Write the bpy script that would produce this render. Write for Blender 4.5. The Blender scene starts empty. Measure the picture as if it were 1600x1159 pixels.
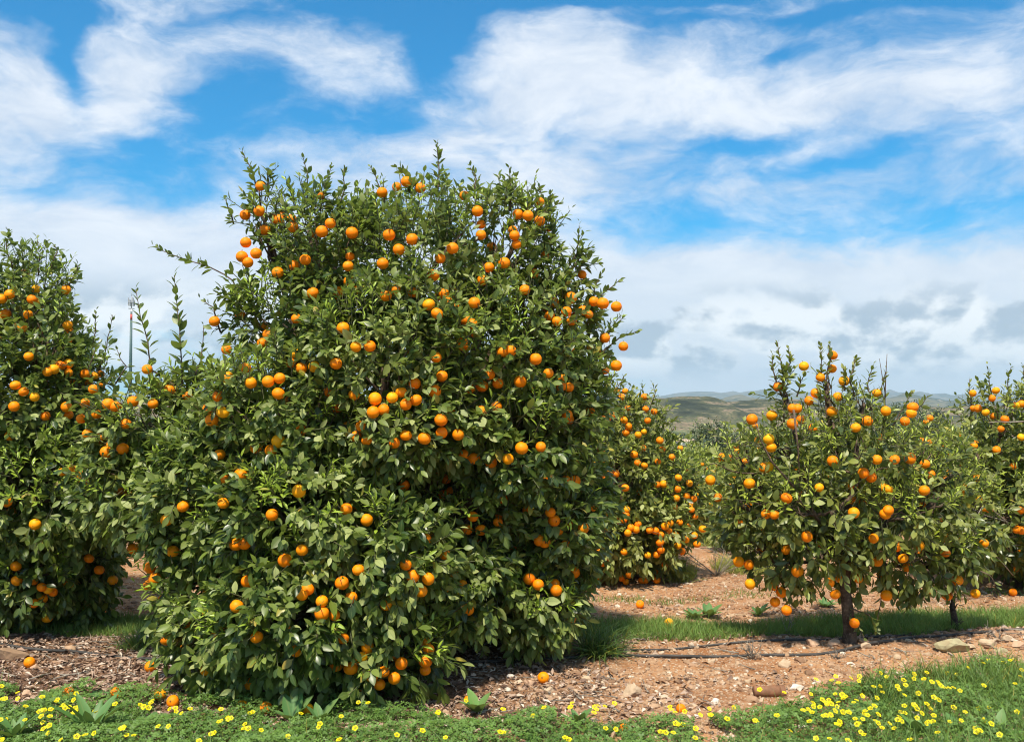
import bpy, math, random
import numpy as np
from mathutils import noise as mn, Vector
rng = np.random.default_rng(11); random.seed(11)
sc = bpy.context.scene
COL = sc.collection
R = math.radians
# ------------------------------------------------------------------ camera
F = 1555.0; CAMZ = 1.65; PITCH = math.atan((640-579.5)/F)
cam_d = bpy.data.cameras.new('camera'); cam = bpy.data.objects.new('camera', cam_d); COL.objects.link(cam)
cam_d.sensor_width = 36; cam_d.lens = 36*F/1600; cam_d.clip_end = 30000; cam_d.clip_start = .05
cam.location = (0, 0, CAMZ); cam.rotation_euler = (math.pi/2+PITCH, 0, 0); sc.camera = cam
CAM = np.array([0, 0, CAMZ])
cp, sp = math.cos(PITCH), math.sin(PITCH)

def ray(px, py):
    x, y, z = (px-800)/F, 1.0, -(py-579.5)/F
    d = np.array([x, y*cp-z*sp, y*sp+z*cp])
    return d/d[1]                       # unit step in depth (y)
def at(px, py, d): return CAM+ray(px, py)*d

def g(x, y):
    """ground height"""
    x = np.asarray(x, float); y = np.asarray(y, float)
    h = .018*np.sin(x*2.1+.6*np.sin(y*1.7))*np.cos(y*2.3+x*.7)+.012*np.sin(x*5.3+y*1.1)*np.sin(y*4.7-x*2)
    h = h+.05*np.exp(-((y-7.0)/.45)**2)-.03*np.exp(-((y-8.9)/.7)**2)
    fade = np.clip(1-(y-14)/10, 0, 1)*np.clip(1-(np.abs(x)-12)/10, 0, 1)
    h = h*fade
    r = np.sqrt(x*x+y*y)
    t = np.clip(y-12, 0, None)
    h = h-.090*np.clip(t, 0, 45)-.028*np.clip(t-45, 0, 600)
    h = h-np.clip((np.abs(x)-60)/400, 0, 1)*2
    s = np.clip((r-200)/300, 0, 1)
    h = h+s*(3*np.sin(x*.006+1)*np.cos(y*.005))
    return h
def onground(px, py, up=0.0):
    r = ray(px, py); d = 3.0
    while d < 400:
        p = CAM+r*d
        if p[2] <= g(p[0], p[1])+up: break
        d += .004*d if d > 12 else .008
    p = CAM+r*d; p[2] = float(g(p[0], p[1])); return p

# ------------------------------------------------------------------ mesh helpers
def mesh(name, V, Fq, mats, parent=None, attr=None, smooth=True, loc=None, midx=None):
    """V (n,3); Fq list of int arrays (m,k); one mesh object in local coordinates of its parent"""
    V = np.asarray(V, np.float32)
    if loc is not None: V = V-np.asarray(loc, np.float32)
    elif parent is not None: V = V-np.asarray(parent.location, np.float32)
    if not isinstance(Fq, list): Fq = [Fq]
    Fq = [np.asarray(f, np.int32) for f in Fq if len(f)]
    me = bpy.data.meshes.new(name)
    me.vertices.add(len(V)); me.vertices.foreach_set('co', V.ravel())
    li = np.concatenate([f.ravel() for f in Fq]); tot = np.concatenate([np.full(len(f), f.shape[1], np.int32) for f in Fq])
    st = np.concatenate([[0], np.cumsum(tot)[:-1]]).astype(np.int32)
    me.loops.add(len(li)); me.loops.foreach_set('vertex_index', li)
    me.polygons.add(len(tot)); me.polygons.foreach_set('loop_start', st); me.polygons.foreach_set('loop_total', tot)
    if midx is not None: me.polygons.foreach_set('material_index', np.asarray(midx, np.int32))
    me.polygons.foreach_set('use_smooth', np.full(len(tot), bool(smooth)))
    if attr is not None:
        a = me.color_attributes.new('tint', 'FLOAT_COLOR', 'POINT')
        a.data.foreach_set('color', np.asarray(attr, np.float32).ravel())
    me.update(calc_edges=True)
    for m in (mats if isinstance(mats, (list, tuple)) else [mats]): me.materials.append(m)
    o = bpy.data.objects.new(name, me); COL.objects.link(o)
    if parent is not None: o.parent = parent
    elif loc is not None: o.location = loc
    return o
def tag(o, label=None, cat=None, group=None, kind=None):
    if label: o['label'] = label
    if cat: o['category'] = cat
    if group: o['group'] = group
    if kind: o['kind'] = kind
    return o
def empty(name, loc, label=None, cat=None, group=None):
    o = bpy.data.objects.new(name, None); COL.objects.link(o); o.location = [float(a) for a in loc]
    o.empty_display_size = .1
    return tag(o, label, cat, group)
def nrm(a): return a/np.maximum(np.linalg.norm(a, axis=-1, keepdims=True), 1e-9)

def expand(T, TF, ta, pos, X, Y, Z, S, col):
    """instances of template T (n,3) with faces TF (m,k), template attr ta (n,2); frames X,Y,Z (N,3), scale S (N,3), col (N,2)"""
    n = len(T); N = len(pos)
    V = pos[:, None, :]+T[None, :, 0, None]*(X*S[:, :1])[:, None, :]+T[None, :, 1, None]*(Y*S[:, 1:2])[:, None, :]+T[None, :, 2, None]*(Z*S[:, 2:3])[:, None, :]
    A = np.empty((N, n, 4), np.float32); A[:, :, :2] = col[:, None, :]; A[:, :, 2:] = ta[None]
    off = (np.arange(N)*n)[:, None, None]
    fs = [(f[None]+off).reshape(-1, f.shape[1]) for f in TF]
    return V.reshape(-1, 3), fs, A.reshape(-1, 4)
def merge(parts):
    V = []; A = []; fs = {}; k = 0
    for v, f, a in parts:
        V.append(v); A.append(a)
        for q in f: fs.setdefault(q.shape[1], []).append(q+k)
        k += len(v)
    return np.concatenate(V), [np.concatenate(x) for x in fs.values()], np.concatenate(A)
def frames(Y, up):
    Y = nrm(Y); X = nrm(np.cross(Y, up)+1e-6); return X, Y, np.cross(X, Y)

def leaf_template(st, w, curl=.18, fold=.22):
    T = []; ta = []
    for t, ww in zip(st, w):
        for s in (-1, 0, 1):
            T.append((s*ww*.5, t, -curl*t*t+fold*abs(s)*ww*.5)); ta.append((.5+.5*s, t))
    Fq = []
    for i in range(len(st)-1):
        for j in range(2):
            a = i*3+j; Fq.append((a, a+1, a+4, a+3))
    return np.array(T), [np.array(Fq)], np.array(ta)
LEAF_HI = leaf_template((0, .1, .28, .55, .8, 1), (.03, .10, .40, .47, .30, .015))
LEAF_MD = leaf_template((0, .25, .6, 1), (.05, .38, .44, .02))
LEAF_LO = leaf_template((0, .45, 1), (.08, .46, .03))
def blade_template(n=4, bend=.5):
    T = []; ta = []
    for i in range(n):
        t = i/(n-1); ww = (1-t)**.7+.02
        T += [(-ww*.5, t*(1-.25*bend*t), -bend*t*t), (ww*.5, t*(1-.25*bend*t), -bend*t*t)]; ta += [(0, t), (1, t)]
    return np.array(T), [np.array([(2*i, 2*i+1, 2*i+3, 2*i+2) for i in range(n-1)])], np.array(ta)
BLADE = blade_template(4, .55)
def ico(sub=1):
    import bmesh
    bm = bmesh.new(); bmesh.ops.create_icosphere(bm, subdivisions=sub, radius=1)
    V = np.array([v.co[:] for v in bm.verts]); Fq = np.array([[v.index for v in f.verts] for f in bm.faces]); bm.free(); return V, Fq
def tube(pts, rad, n=6):
    pts = np.asarray(pts, float); rad = np.broadcast_to(rad, (len(pts),)); V = []
    T = np.gradient(pts, axis=0); T = nrm(T); ref = np.array([.31, .22, .93]); 
    if abs(T[0]@ref) > .93: ref = np.array([1, .1, 0.])
    for i in range(len(pts)):
        a = nrm(np.cross(T[i], ref)); b = np.cross(T[i], a)
        for k in range(n):
            w = 2*math.pi*k/n; V.append(pts[i]+rad[i]*(a*math.cos(w)+b*math.sin(w)))
    Fq = [(i*n+k, i*n+(k+1) % n, (i+1)*n+(k+1) % n, (i+1)*n+k) for i in range(len(pts)-1) for k in range(n)]
    c = len(V); V.append(pts[-1]); V.append(pts[0])
    Ft = [((len(pts)-1)*n+k, (len(pts)-1)*n+(k+1) % n, c) for k in range(n)]+[((k+1) % n, k, c+1) for k in range(n)]
    V = np.array(V); ta = np.full((len(V), 4), .5)
    return V, [np.array(Fq), np.array(Ft)], ta
def curve(p0, p1, sag=0., n=6, wob=0.):
    p0 = np.asarray(p0, float); p1 = np.asarray(p1, float); t = np.linspace(0, 1, n)[:, None]
    c = p0*(1-t)+p1*t; c[:, 2] += (sag*4*t*(1-t))[:, 0]
    if wob: c[1:-1] += rng.normal(0, wob, (n-2, 3))
    return c

# ------------------------------------------------------------------ materials
def newmat(name):
    m = bpy.data.materials.new(name); m.use_nodes = True; nt = m.node_tree; nt.nodes.clear(); return m, nt
class NT:
    def __init__(s, nt): s.nt = nt
    def n(s, t, **kw):
        x = s.nt.nodes.new(t)
        for k, v in kw.items(): setattr(x, k, v)
        return x
    def l(s, a, b): s.nt.links.new(a, b)
    def set(s, sock, v):
        if isinstance(v, bpy.types.NodeSocket): s.l(v, sock)
        elif v is not None: sock.default_value = v
    def math(s, op, a, b=None, c=None, clamp=False):
        x = s.n('ShaderNodeMath', operation=op, use_clamp=clamp)
        s.set(x.inputs[0], a); s.set(x.inputs[1], b); s.set(x.inputs[2], c); return x.outputs[0]
    def mix(s, f, a, b, mode='MIX'):
        x = s.n('ShaderNodeMix', data_type='RGBA', blend_type=mode); s.set(x.inputs[0], f)
        s.set(x.inputs[6], a if isinstance(a, bpy.types.NodeSocket) else (*a, 1)); s.set(x.inputs[7], b if isinstance(b, bpy.types.NodeSocket) else (*b, 1)); return x.outputs[2]
    def step(s, v, a, b, smooth=True, to=(0, 1)):
        x = s.n('ShaderNodeMapRange', interpolation_type='SMOOTHSTEP' if smooth else 'LINEAR')
        s.set(x.inputs[0], v); x.inputs[1].default_value = a; x.inputs[2].default_value = b; x.inputs[3].default_value = to[0]; x.inputs[4].default_value = to[1]; return x.outputs[0]
    def noise(s, vec, scale, detail=4, rough=.5, dist=0, lac=2.):
        x = s.n('ShaderNodeTexNoise'); s.set(x.inputs['Vector'], vec); x.inputs['Scale'].default_value = scale
        x.inputs['Detail'].default_value = detail; x.inputs['Roughness'].default_value = rough; x.inputs['Distortion'].default_value = dist; x.inputs['Lacunarity'].default_value = lac; return x.outputs[0]
    def vor(s, vec, scale, feat='F1'):
        x = s.n('ShaderNodeTexVoronoi', feature=feat); s.set(x.inputs['Vector'], vec); x.inputs['Scale'].default_value = scale; return x
    def bump(s, h, st=.3, dist=.01):
        x = s.n('ShaderNodeBump'); x.inputs['Strength'].default_value = st; x.inputs['Distance'].default_value = dist; s.l(h, x.inputs['Height']); return x.outputs[0]
    def out(s, sh, vol=None):
        o = s.n('ShaderNodeOutputMaterial')
        if sh: s.l(sh, o.inputs[0])
        if vol: s.l(vol, o.inputs[1])
    def bsdf(s, col, rough=.6, spec=.5, normal=None, **kw):
        x = s.n('ShaderNodeBsdfPrincipled'); s.set(x.inputs['Base Color'], col if isinstance(col, bpy.types.NodeSocket) else (*col, 1))
        s.set(x.inputs['Roughness'], rough); s.set(x.inputs['Specular IOR Level'], spec)
        if normal: s.l(normal, x.inputs['Normal'])
        for k, v in kw.items(): s.set(x.inputs[k.replace('_', ' ')], v)
        return x.outputs[0]
def tint(N):
    a = N.n('ShaderNodeAttribute', attribute_name='tint'); s = N.n('ShaderNodeSeparateColor'); N.l(a.outputs['Color'], s.inputs[0])
    return s.outputs[0], s.outputs[1], s.outputs[2], a.outputs['Alpha']
def ramp(N, f, stops, interp='LINEAR'):
    x = N.n('ShaderNodeValToRGB'); cr = x.color_ramp; cr.interpolation = interp
    while len(cr.elements) < len(stops): cr.elements.new(.5)
    for e, (p, c) in zip(cr.elements, stops): e.position = p; e.color = (*c, 1)
    N.set(x.inputs[0], f); return x.outputs[0]

def leaf_material(name, dark, mid, young, trans=.32, rough=.40, veins=True, tip=(.38, .42, .15)):
    """tint r = per leaf random, g = kind of leaf (0 old, 0.5 young, 1 yellowing), b = across, a = along"""
    m, nt = newmat(name); N = NT(nt); r, k, ac, al = tint(N)
    c = ramp(N, r, [(0, dark), (.5, mid), (.82, tuple(.7*a+.3*b for a, b in zip(mid, tip))), (1, tip)])
    c = N.mix(N.step(k, .2, .5, False), c, young)
    c = N.mix(N.step(k, .6, 1., False), c, (.42, .30, .055))
    if veins:
        d = N.math('ABSOLUTE', N.math('SUBTRACT', ac, .5))
        rib = N.step(d, .02, .09, True, (1, 0))
        c = N.mix(N.math('MULTIPLY', rib, .45), c, (.20, .24, .08))
        w = N.math('SINE', N.math('MULTIPLY', N.math('SUBTRACT', al, N.math('MULTIPLY', d, .5)), 55.))
        c = N.mix(N.math('MULTIPLY', N.step(w, .4, 1.), .18), c, (.14, .2, .07))
    geo = N.n('ShaderNodeNewGeometry')
    under = N.mix(.40, c, (.14, .19, .07))
    c = N.mix(geo.outputs['Backfacing'], c, under)
    b = N.bsdf(c, N.step(r, 0, 1, False, (rough-.07, rough+.16)), .48)
    t = N.n('ShaderNodeBsdfTranslucent'); N.l(N.mix(.55, c, (.30, .42, .05)), t.inputs[0])
    x = N.n('ShaderNodeMixShader'); x.inputs[0].default_value = trans; N.l(b, x.inputs[1]); N.l(t.outputs[0], x.inputs[2])
    N.out(x.outputs[0]); return m
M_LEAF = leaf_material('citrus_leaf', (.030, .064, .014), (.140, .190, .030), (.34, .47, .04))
M_LEAF_FAR = leaf_material('citrus_leaf_yellowish', (.050, .080, .018), (.215, .232, .046), (.37, .45, .05), veins=False)  # lighter, yellower leaf colour for the young and farther trees
M_CLOVER = leaf_material('clover_leaf', (.045, .10, .022), (.11, .20, .04), (.16, .29, .04), .28, .5, False, (.20, .32, .09))
M_GRASS = leaf_material('grass_blade', (.045, .095, .020), (.105, .185, .035), (.17, .28, .04), .30, .5, False, (.20, .32, .07))
M_WEED = leaf_material('weed_leaf', (.05, .13, .04), (.10, .22, .06), (.14, .3, .05), .25, .5, True)
M_SCRUB = leaf_material('scrub_leaf', (.018, .032, .016), (.045, .065, .03), (.08, .1, .04), .1, .7, False)

def bark(name, a, b):
    m, nt = newmat(name); N = NT(nt); tc = N.n('ShaderNodeTexCoord').outputs['Object']
    n1 = N.noise(tc, 9, 6, .65); n2 = N.noise(tc, 60, 4, .6)
    c = N.mix(N.step(n1, .35, .65), a, b); c = N.mix(N.step(n2, .5, .75), c, tuple(x*1.5 for x in b))
    N.out(N.bsdf(c, .9, .2, N.bump(N.math('ADD', n1, n2), .8, .01))); return m
M_BARK = bark('bark', (.055, .036, .024), (.15, .105, .075))
M_TWIG = bark('green_twig', (.07, .085, .035), (.13, .13, .07))
M_DEAD = bark('dead_wood', (.13, .11, .09), (.32, .28, .23))
M_ROT = bark('rotten_wood', (.03, .02, .016), (.10, .07, .05))

def orange_mat():
    m, nt = newmat('orange_peel'); N = NT(nt); oi = N.n('ShaderNodeObjectInfo').outputs['Random']
    tc = N.n('ShaderNodeTexCoord').outputs['Object']
    c = ramp(N, oi, [(0, (.90, .20, .002)), (.5, (.93, .25, .002)), (.85, (.94, .32, .003)), (1, (.95, .43, .008))])
    n = N.noise(tc, 14, 3, .5); c = N.mix(N.math('MULTIPLY', N.step(n, .5, .75), .35), c, (.90, .42, .02))
    c = N.mix(N.step(N.noise(tc, 45, 3, .6), .66, .74), c, (.45, .16, .02))
    v = N.vor(tc, 420).outputs['Distance']
    N.out(N.bsdf(c, .48, .2, N.bump(v, .22, .002), Subsurface_Weight=.12, Subsurface_Scale=.01)); return m
M_ORANGE = orange_mat()
m, nt = newmat('orange_calyx'); N = NT(nt); N.out(N.bsdf((.10, .13, .04), .7, .3)); M_CALYX = m

def simple(name, col, rough=.6, var=.25, scale=30, bump=.2, spec=.4, metal=0):
    m, nt = newmat(name); N = NT(nt); tc = N.n('ShaderNodeTexCoord').outputs['Object']; n = N.noise(tc, scale, 5, .6)
    c = N.mix(N.step(n, .3, .7), tuple(x*(1-var) for x in col), tuple(min(1, x*(1+var)) for x in col))
    N.out(N.bsdf(c, rough, spec, N.bump(n, bump, .01), Metallic=metal)); return m
M_HOSE = simple('black_hose', (.045, .040, .036), .65, .5, 12, .2)
M_PIPE = simple('brown_pipe', (.22, .105, .055), .75, .3, 18, .3)
M_PIPE_SHADE = simple('pipe_hollow_shade', (.05, .03, .02), .9)  # dark brown standing in for the shade of the hollow
M_PETAL = None
m, nt = newmat('yellow_petal'); N = NT(nt); r, k, ac, al = tint(N)
c = N.mix(al, (.80, .62, .01), (.95, .78, .01)); c = N.mix(N.step(al, 0, .22, True, (1, 0)), c, (.80, .50, .01))
b = N.bsdf(c, .5, .3); t = N.n('ShaderNodeBsdfTranslucent'); N.l(c, t.inputs[0]); x = N.n('ShaderNodeMixShader'); x.inputs[0].default_value = .35
N.l(b, x.inputs[1]); N.l(t.outputs[0], x.inputs[2]); N.out(x.outputs[0]); M_PETAL = m
M_STEM = simple('flower_stem', (.10, .17, .05), .6)

def stone_mat(name, use_attr=True, base=(.42, .33, .25)):
    m, nt = newmat(name); N = NT(nt); tc = N.n('ShaderNodeTexCoord').outputs['Object']
    if use_attr:
        r, k, ac, al = tint(N)
        c = ramp(N, r, [(0, (.20, .11, .065)), (.25, (.33, .185, .11)), (.55, (.45, .30, .19)), (.8, (.52, .40, .29)), (1, (.62, .55, .45))])
    else:
        c = N.mix(0, base, base)
    n = N.noise(tc, 22, 6, .65); c2 = N.mix(N.step(n, .35, .7), c, (.26, .17, .10)); c = N.mix(.55, c, c2)
    N.out(N.bsdf(c, .9, .25, N.bump(n, .5, .012))); return m
M_GRAVEL = stone_mat('gravel_stone')
M_STONE = {k: stone_mat('stone_'+k, False, v) for k, v in dict(tan=(.50, .37, .25), white=(.66, .60, .52), green=(.38, .34, .20), brown=(.30, .19, .12), pink=(.52, .33, .22)).items()}
m, nt = newmat('leaf_litter'); N = NT(nt); r, k, ac, al = tint(N)
N.out(N.bsdf(ramp(N, r, [(0, (.055, .032, .022)), (.3, (.17, .105, .075)), (.55, (.34, .23, .17)), (.8, (.44, .33, .25)), (1, (.60, .50, .41))]), .85, .2)); M_LITTER = m

def ground_mat():
    m, nt = newmat('soil'); N = NT(nt); geo = N.n('ShaderNodeNewGeometry').outputs['Position']
    sx = N.n('ShaderNodeSeparateXYZ'); N.l(geo, sx.inputs[0]); x, y = sx.outputs[0], sx.outputs[1]
    n1 = N.noise(geo, 1.1, 6, .6, .4); n2 = N.noise(geo, 7, 6, .65); n3 = N.noise(geo, 60, 5, .7)
    c = N.mix(N.step(n1, .35, .65), (.27, .115, .045), (.42, .215, .10))
    c = N.mix(N.math('MULTIPLY', N.step(n2, .42, .68), .7), c, (.48, .31, .19))
    c = N.mix(N.math('MULTIPLY', N.step(n3, .5, .72), .55), c, (.58, .44, .31))
    v = N.vor(geo, 55); vd = v.outputs['Distance']
    vs = N.n('ShaderNodeSeparateColor'); N.l(v.outputs['Color'], vs.inputs[0])
    peb = N.math('MULTIPLY', N.step(vd, .25, .42, True, (1, 0)), N.step(vs.outputs[0], .45, .55))
    pc = ramp(N, vs.outputs[1], [(0, (.26, .15, .09)), (.5, (.48, .34, .23)), (1, (.66, .57, .46))])
    c = N.mix(peb, c, pc)
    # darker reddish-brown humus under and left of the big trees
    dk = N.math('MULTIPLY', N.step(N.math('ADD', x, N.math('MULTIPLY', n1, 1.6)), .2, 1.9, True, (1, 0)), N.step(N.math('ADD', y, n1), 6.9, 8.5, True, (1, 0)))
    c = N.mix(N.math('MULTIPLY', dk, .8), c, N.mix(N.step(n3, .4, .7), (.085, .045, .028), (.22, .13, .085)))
    # grassy strip soil
    # far: fields
    far = N.step(y, 25, 60); fn = N.noise(geo, .02, 5, .6); fc = ramp(N, fn, [(.3, (.05, .075, .03)), (.48, (.10, .13, .055)), (.55, (.22, .17, .09)), (.62, (.08, .11, .045)), (.75, (.26, .19, .12))])
    c = N.mix(far, c, fc)
    h = N.math('ADD', N.math('MULTIPLY', n3, .7), N.math('MULTIPLY', peb, .5)); h = N.math('ADD', h, n2)
    N.out(N.bsdf(c, .95, .15, N.bump(h, .7, .02))); return m
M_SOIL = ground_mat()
def hill_mat(name, near):
    m, nt = newmat(name); N = NT(nt); geo = N.n('ShaderNodeNewGeometry').outputs['Position']
    if near:
        mp = N.n('ShaderNodeMapping'); N.l(geo, mp.inputs[0]); mp.inputs['Scale'].default_value = (1, .35, 2.2)
        n1 = N.noise(mp.outputs[0], .045, 7, .62, .6); n2 = N.noise(geo, .5, 5, .7); n3 = N.noise(mp.outputs[0], .07, 5, .6, 1.0)
        sx = N.n('ShaderNodeSeparateXYZ'); N.l(geo, sx.inputs[0])
        c = ramp(N, n1, [(.34, (.024, .030, .020)), (.46, (.055, .060, .035)), (.53, (.12, .115, .06)), (.59, (.26, .19, .13)), (.64, (.075, .08, .045))])
        low = N.step(sx.outputs[2], -14, 1, True, (1, 0))
        cl = ramp(N, n3, [(.36, (.05, .07, .035)), (.46, (.14, .18, .075)), (.53, (.34, .22, .15)), (.60, (.12, .15, .065)), (.7, (.42, .33, .24))])
        c = N.mix(low, c, cl); v = N.vor(geo, .42)
        c = N.mix(N.math('MULTIPLY', N.step(v.outputs['Distance'], .25, .55, True, (1, 0)), N.step(n2, .45, .55)), c, (.022, .034, .018))
    else:
        n1 = N.noise(geo, .014, 7, .62, .5); c = N.mix(N.step(n1, .4, .6), (.045, .06, .035), (.13, .12, .07)); n2 = n1
        c = N.mix(N.math('MULTIPLY', N.step(N.noise(geo, .03, 4), .6, .68), .6), c, (.3, .25, .18))
    N.out(N.bsdf(c, .95, .1, N.bump(n2, .6, 2. if near else 20.))); return m
M_HILL = hill_mat('hill_scrub', True); M_MOUNT = hill_mat('mountain', False)

# ------------------------------------------------------------------ ground
def gridmesh(xs, ys, fz):
    X, Y = np.meshgrid(xs, ys); Z = fz(X, Y); V = np.stack([X, Y, Z], -1).reshape(-1, 3); nx = len(xs); ny = len(ys)
    i = np.arange(nx-1)[None]+np.arange(ny-1)[:, None]*nx; Fq = np.stack([i, i+1, i+nx+1, i+nx], -1).reshape(-1, 4); return V, Fq
s = np.linspace(-1, 1, 520); xs = .9*np.sinh(9.9*s); s2 = np.linspace(-.45, 1, 560); ys = 6.6+.9*np.sinh(9.9*s2)
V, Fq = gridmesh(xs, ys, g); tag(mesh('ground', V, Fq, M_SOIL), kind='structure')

def ridge(name, d0, d1, prof, depth_noise, mat, xr, nx, ny, zlow, seed, kscale):
    """a range of hills: height given by an outline of (azimuth tangent, elevation tangent) at its crest distance"""
    px = np.array([p[0] for p in prof], float); py = np.array([p[1] for p in prof], float)
    tx = (px-800)/F; tz = np.tan(PITCH+np.arctan((579.5-py)/F))
    U = np.linspace(xr[0], xr[1], nx); W = np.linspace(0, 1, ny); dc = (d0+d1)/2
    Vv = np.zeros((ny, nx, 3))
    for j, w in enumerate(W):
        d = d0+(d1-d0)*w
        for i, u in enumerate(U):
            crest = np.interp(u, tx, tz)*dc+CAMZ
            x = u*dc; prof_w = math.sin(math.pi*min(1, w*1.0))**.8 if w < .5 else math.sin(math.pi*w)**.5
            nz = mn.fractal(Vector((x*kscale, d*kscale, seed)), .9, 2.1, 6)
            z = zlow+(crest-zlow)*prof_w+nz*depth_noise*(1-abs(2*w-1))*(.35 if abs(w-.5) < .06 else 1)
            Vv[j, i] = (x*(.6+.4*d/dc), d, z)
    i = np.arange(nx-1)[None]+np.arange(ny-1)[:, None]*nx; Fq = np.stack([i, i+1, i+nx+1, i+nx], -1).reshape(-1, 4)
    return tag(mesh(name, Vv.reshape(-1, 3), Fq, mat), kind='structure')
ridge('hills', 380, 1150, [(-1500, 640), (-200, 634), (500, 626), (900, 625), (1030, 622), (1060, 619), (1090, 620), (1115, 629), (1135, 631), (1165, 626), (1200, 629), (1260, 632), (1400, 640), (1600, 636), (3000, 640)], 5, M_HILL, (-1.6, 1.6), 420, 110, -26, 3., .022)
ridge('hills', 2200, 3600, [(-1500, 630), (700, 628), (1100, 630), (1150, 622), (1190, 626), (1230, 626), (1400, 622), (1440, 626), (1500, 632), (1600, 626), (3000, 630)], 22, M_MOUNT, (-1.6, 1.6), 420, 50, -40, 9., .007)
ridge('mountains', 5200, 7600, [(-1500, 622), (700, 620), (1035, 621), (1075, 614), (1105, 612), (1160, 617), (1210, 615), (1300, 621), (1400, 615), (1430, 614), (1470, 619), (1520, 617), (1600, 621), (3000, 622)], 45, M_MOUNT, (-1.6, 1.6), 420, 50, -60, 5., .0035)

# ------------------------------------------------------------------ crown building
def crown_leaves(lobes, spr, size, rs, young=.10, droop=.0, inner=.16, ztop=None, K=9, clump=.16):
    """lobes: list of (centre(3), radii(3)); returns leaf arrays"""
    C = np.array([l[0] for l in lobes]); Rd = np.array([l[1] for l in lobes])
    area = 4*np.pi*((Rd[:, 0]*Rd[:, 1])**1.6/3+(Rd[:, 0]*Rd[:, 2])**1.6/3+(Rd[:, 1]*Rd[:, 2])**1.6/3)**(1/1.6)
    P = []; Nn = []; zhi = (C[:, 2]+Rd[:, 2]).max(); zlo = (C[:, 2]-Rd[:, 2]).min()
    for i in range(len(C)):
        n = int(area[i]*spr); v = nrm(rs.normal(size=(n, 3)))
        q = C[i]+v*Rd[i]
        nz = np.array([mn.noise(Vector(p*2.6)) for p in q]); nz2 = np.array([mn.noise(Vector(p*6.5+7)) for p in q])
        rr = 1+clump*nz*1.3+.12*nz2+.26*np.array([mn.noise(Vector(p*1.25+40)) for p in q])-.12*rs.random(n)**2
        inn = rs.random(n) < inner; rr = np.where(inn, rr*rs.uniform(.45, .85, n), rr)
        q = C[i]+v*Rd[i]*rr[:, None]
        hh = (q[:, 2]-zlo)/(zhi-zlo); keep = (nz2 > -.20-.15*(1-hh)) | (inn & (rs.random(n) < .8)) | (rs.random(n) < .12); keep &= rs.random(n) > .30*np.clip(hh*1.6-.6, 0, 1)*1.35
        for j in range(len(C)):
            if j != i: keep &= (((q-C[j])/Rd[j])**2).sum(1) > .66
        P.append(q[keep]); Nn.append(nrm(v/Rd[i])[keep])
    P = np.concatenate(P); Nn = np.concatenate(Nn)
    gz = g(P[:, 0], P[:, 1]); k = P[:, 2] > gz+.10; P = P[k]; Nn = Nn[k]; S = len(P)
    zt = P[:, 2].max() if ztop is None else ztop; zb = P[:, 2].min(); h = (P[:, 2]-zb)/(zt-zb)
    up = (h-.38)*1.1
    A = nrm(Nn*.75+np.stack([0*up, 0*up, up+droop], 1)+rs.normal(0, .33, (S, 3)))
    L = rs.uniform(.10, .24, S)*size/.1
    isy = (np.array([mn.noise(Vector(p*4.2+31)) for p in P]) > .50-young*4.1) & (rs.random(S) < .62) & (Nn[:, 2] > -.3)
    A = np.where(isy[:, None], nrm(A+np.array([0, 0, .9])), A)
    twig = (P-A*.04, P+A*L[:, None]*.92)
    # leaves along every sprig
    t = (np.arange(K)+.5)/K; phi = np.arange(K)*2.4
    U = nrm(np.cross(A, np.array([.13, .2, .97]))+1e-6); W = np.cross(A, U)
    T = np.clip(t[None]+rs.normal(0, .04, (S, K)), 0, 1); PH = phi[None]+rs.uniform(0, 6.28, (S, 1))+rs.normal(0, .35, (S, K))
    base = P[:, None]+A[:, None]*(L[:, None]*T)[..., None]
    rad = U[:, None]*np.cos(PH)[..., None]+W[:, None]*np.sin(PH)[..., None]
    dr = np.where(isy, .0, .34-.3*np.clip(h, 0, 1))[:, None, None]*np.array([0, 0, -1.])
    D = nrm(rad*(.85-.35*T)[..., None]+A[:, None]*(.28+.75*T)[..., None]+dr+rs.normal(0, .14, (S, K, 3)))
    Nr = A[:, None]*.65+np.array([0, 0, .55])+rs.normal(0, .35, (S, K, 3))
    sz = size*rs.uniform(.72, 1.22, (S, K))*(1-.28*T); sz = sz*(1.12-.26*np.clip(h, 0, 1))[:, None]; sz = np.where(isy[:, None], sz*.78, sz)
    wd = np.where(isy[:, None], .55, 1.)*rs.uniform(.85, 1.2, (S, K))
    r = np.clip(np.array([mn.noise(Vector(p*1.9+11)) for p in P])[:, None]*.55+(.46+.35*np.array([mn.noise(Vector(p*.9+3)) for p in P]))[:, None]+rs.normal(0, .32, (S, K)), 0, 1)
    kd = np.where(isy[:, None], rs.uniform(.36, .62, (S, K)), rs.uniform(0, .26, (S, K)))
    kd = np.where(rs.random((S, K)) < .012, rs.uniform(.8, 1, (S, K)), kd)
    f = lambda a: a.reshape(-1, *a.shape[2:])
    return [f(base), f(D), f(Nr), f(sz), f(wd), f(r), f(kd)], twig
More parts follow.
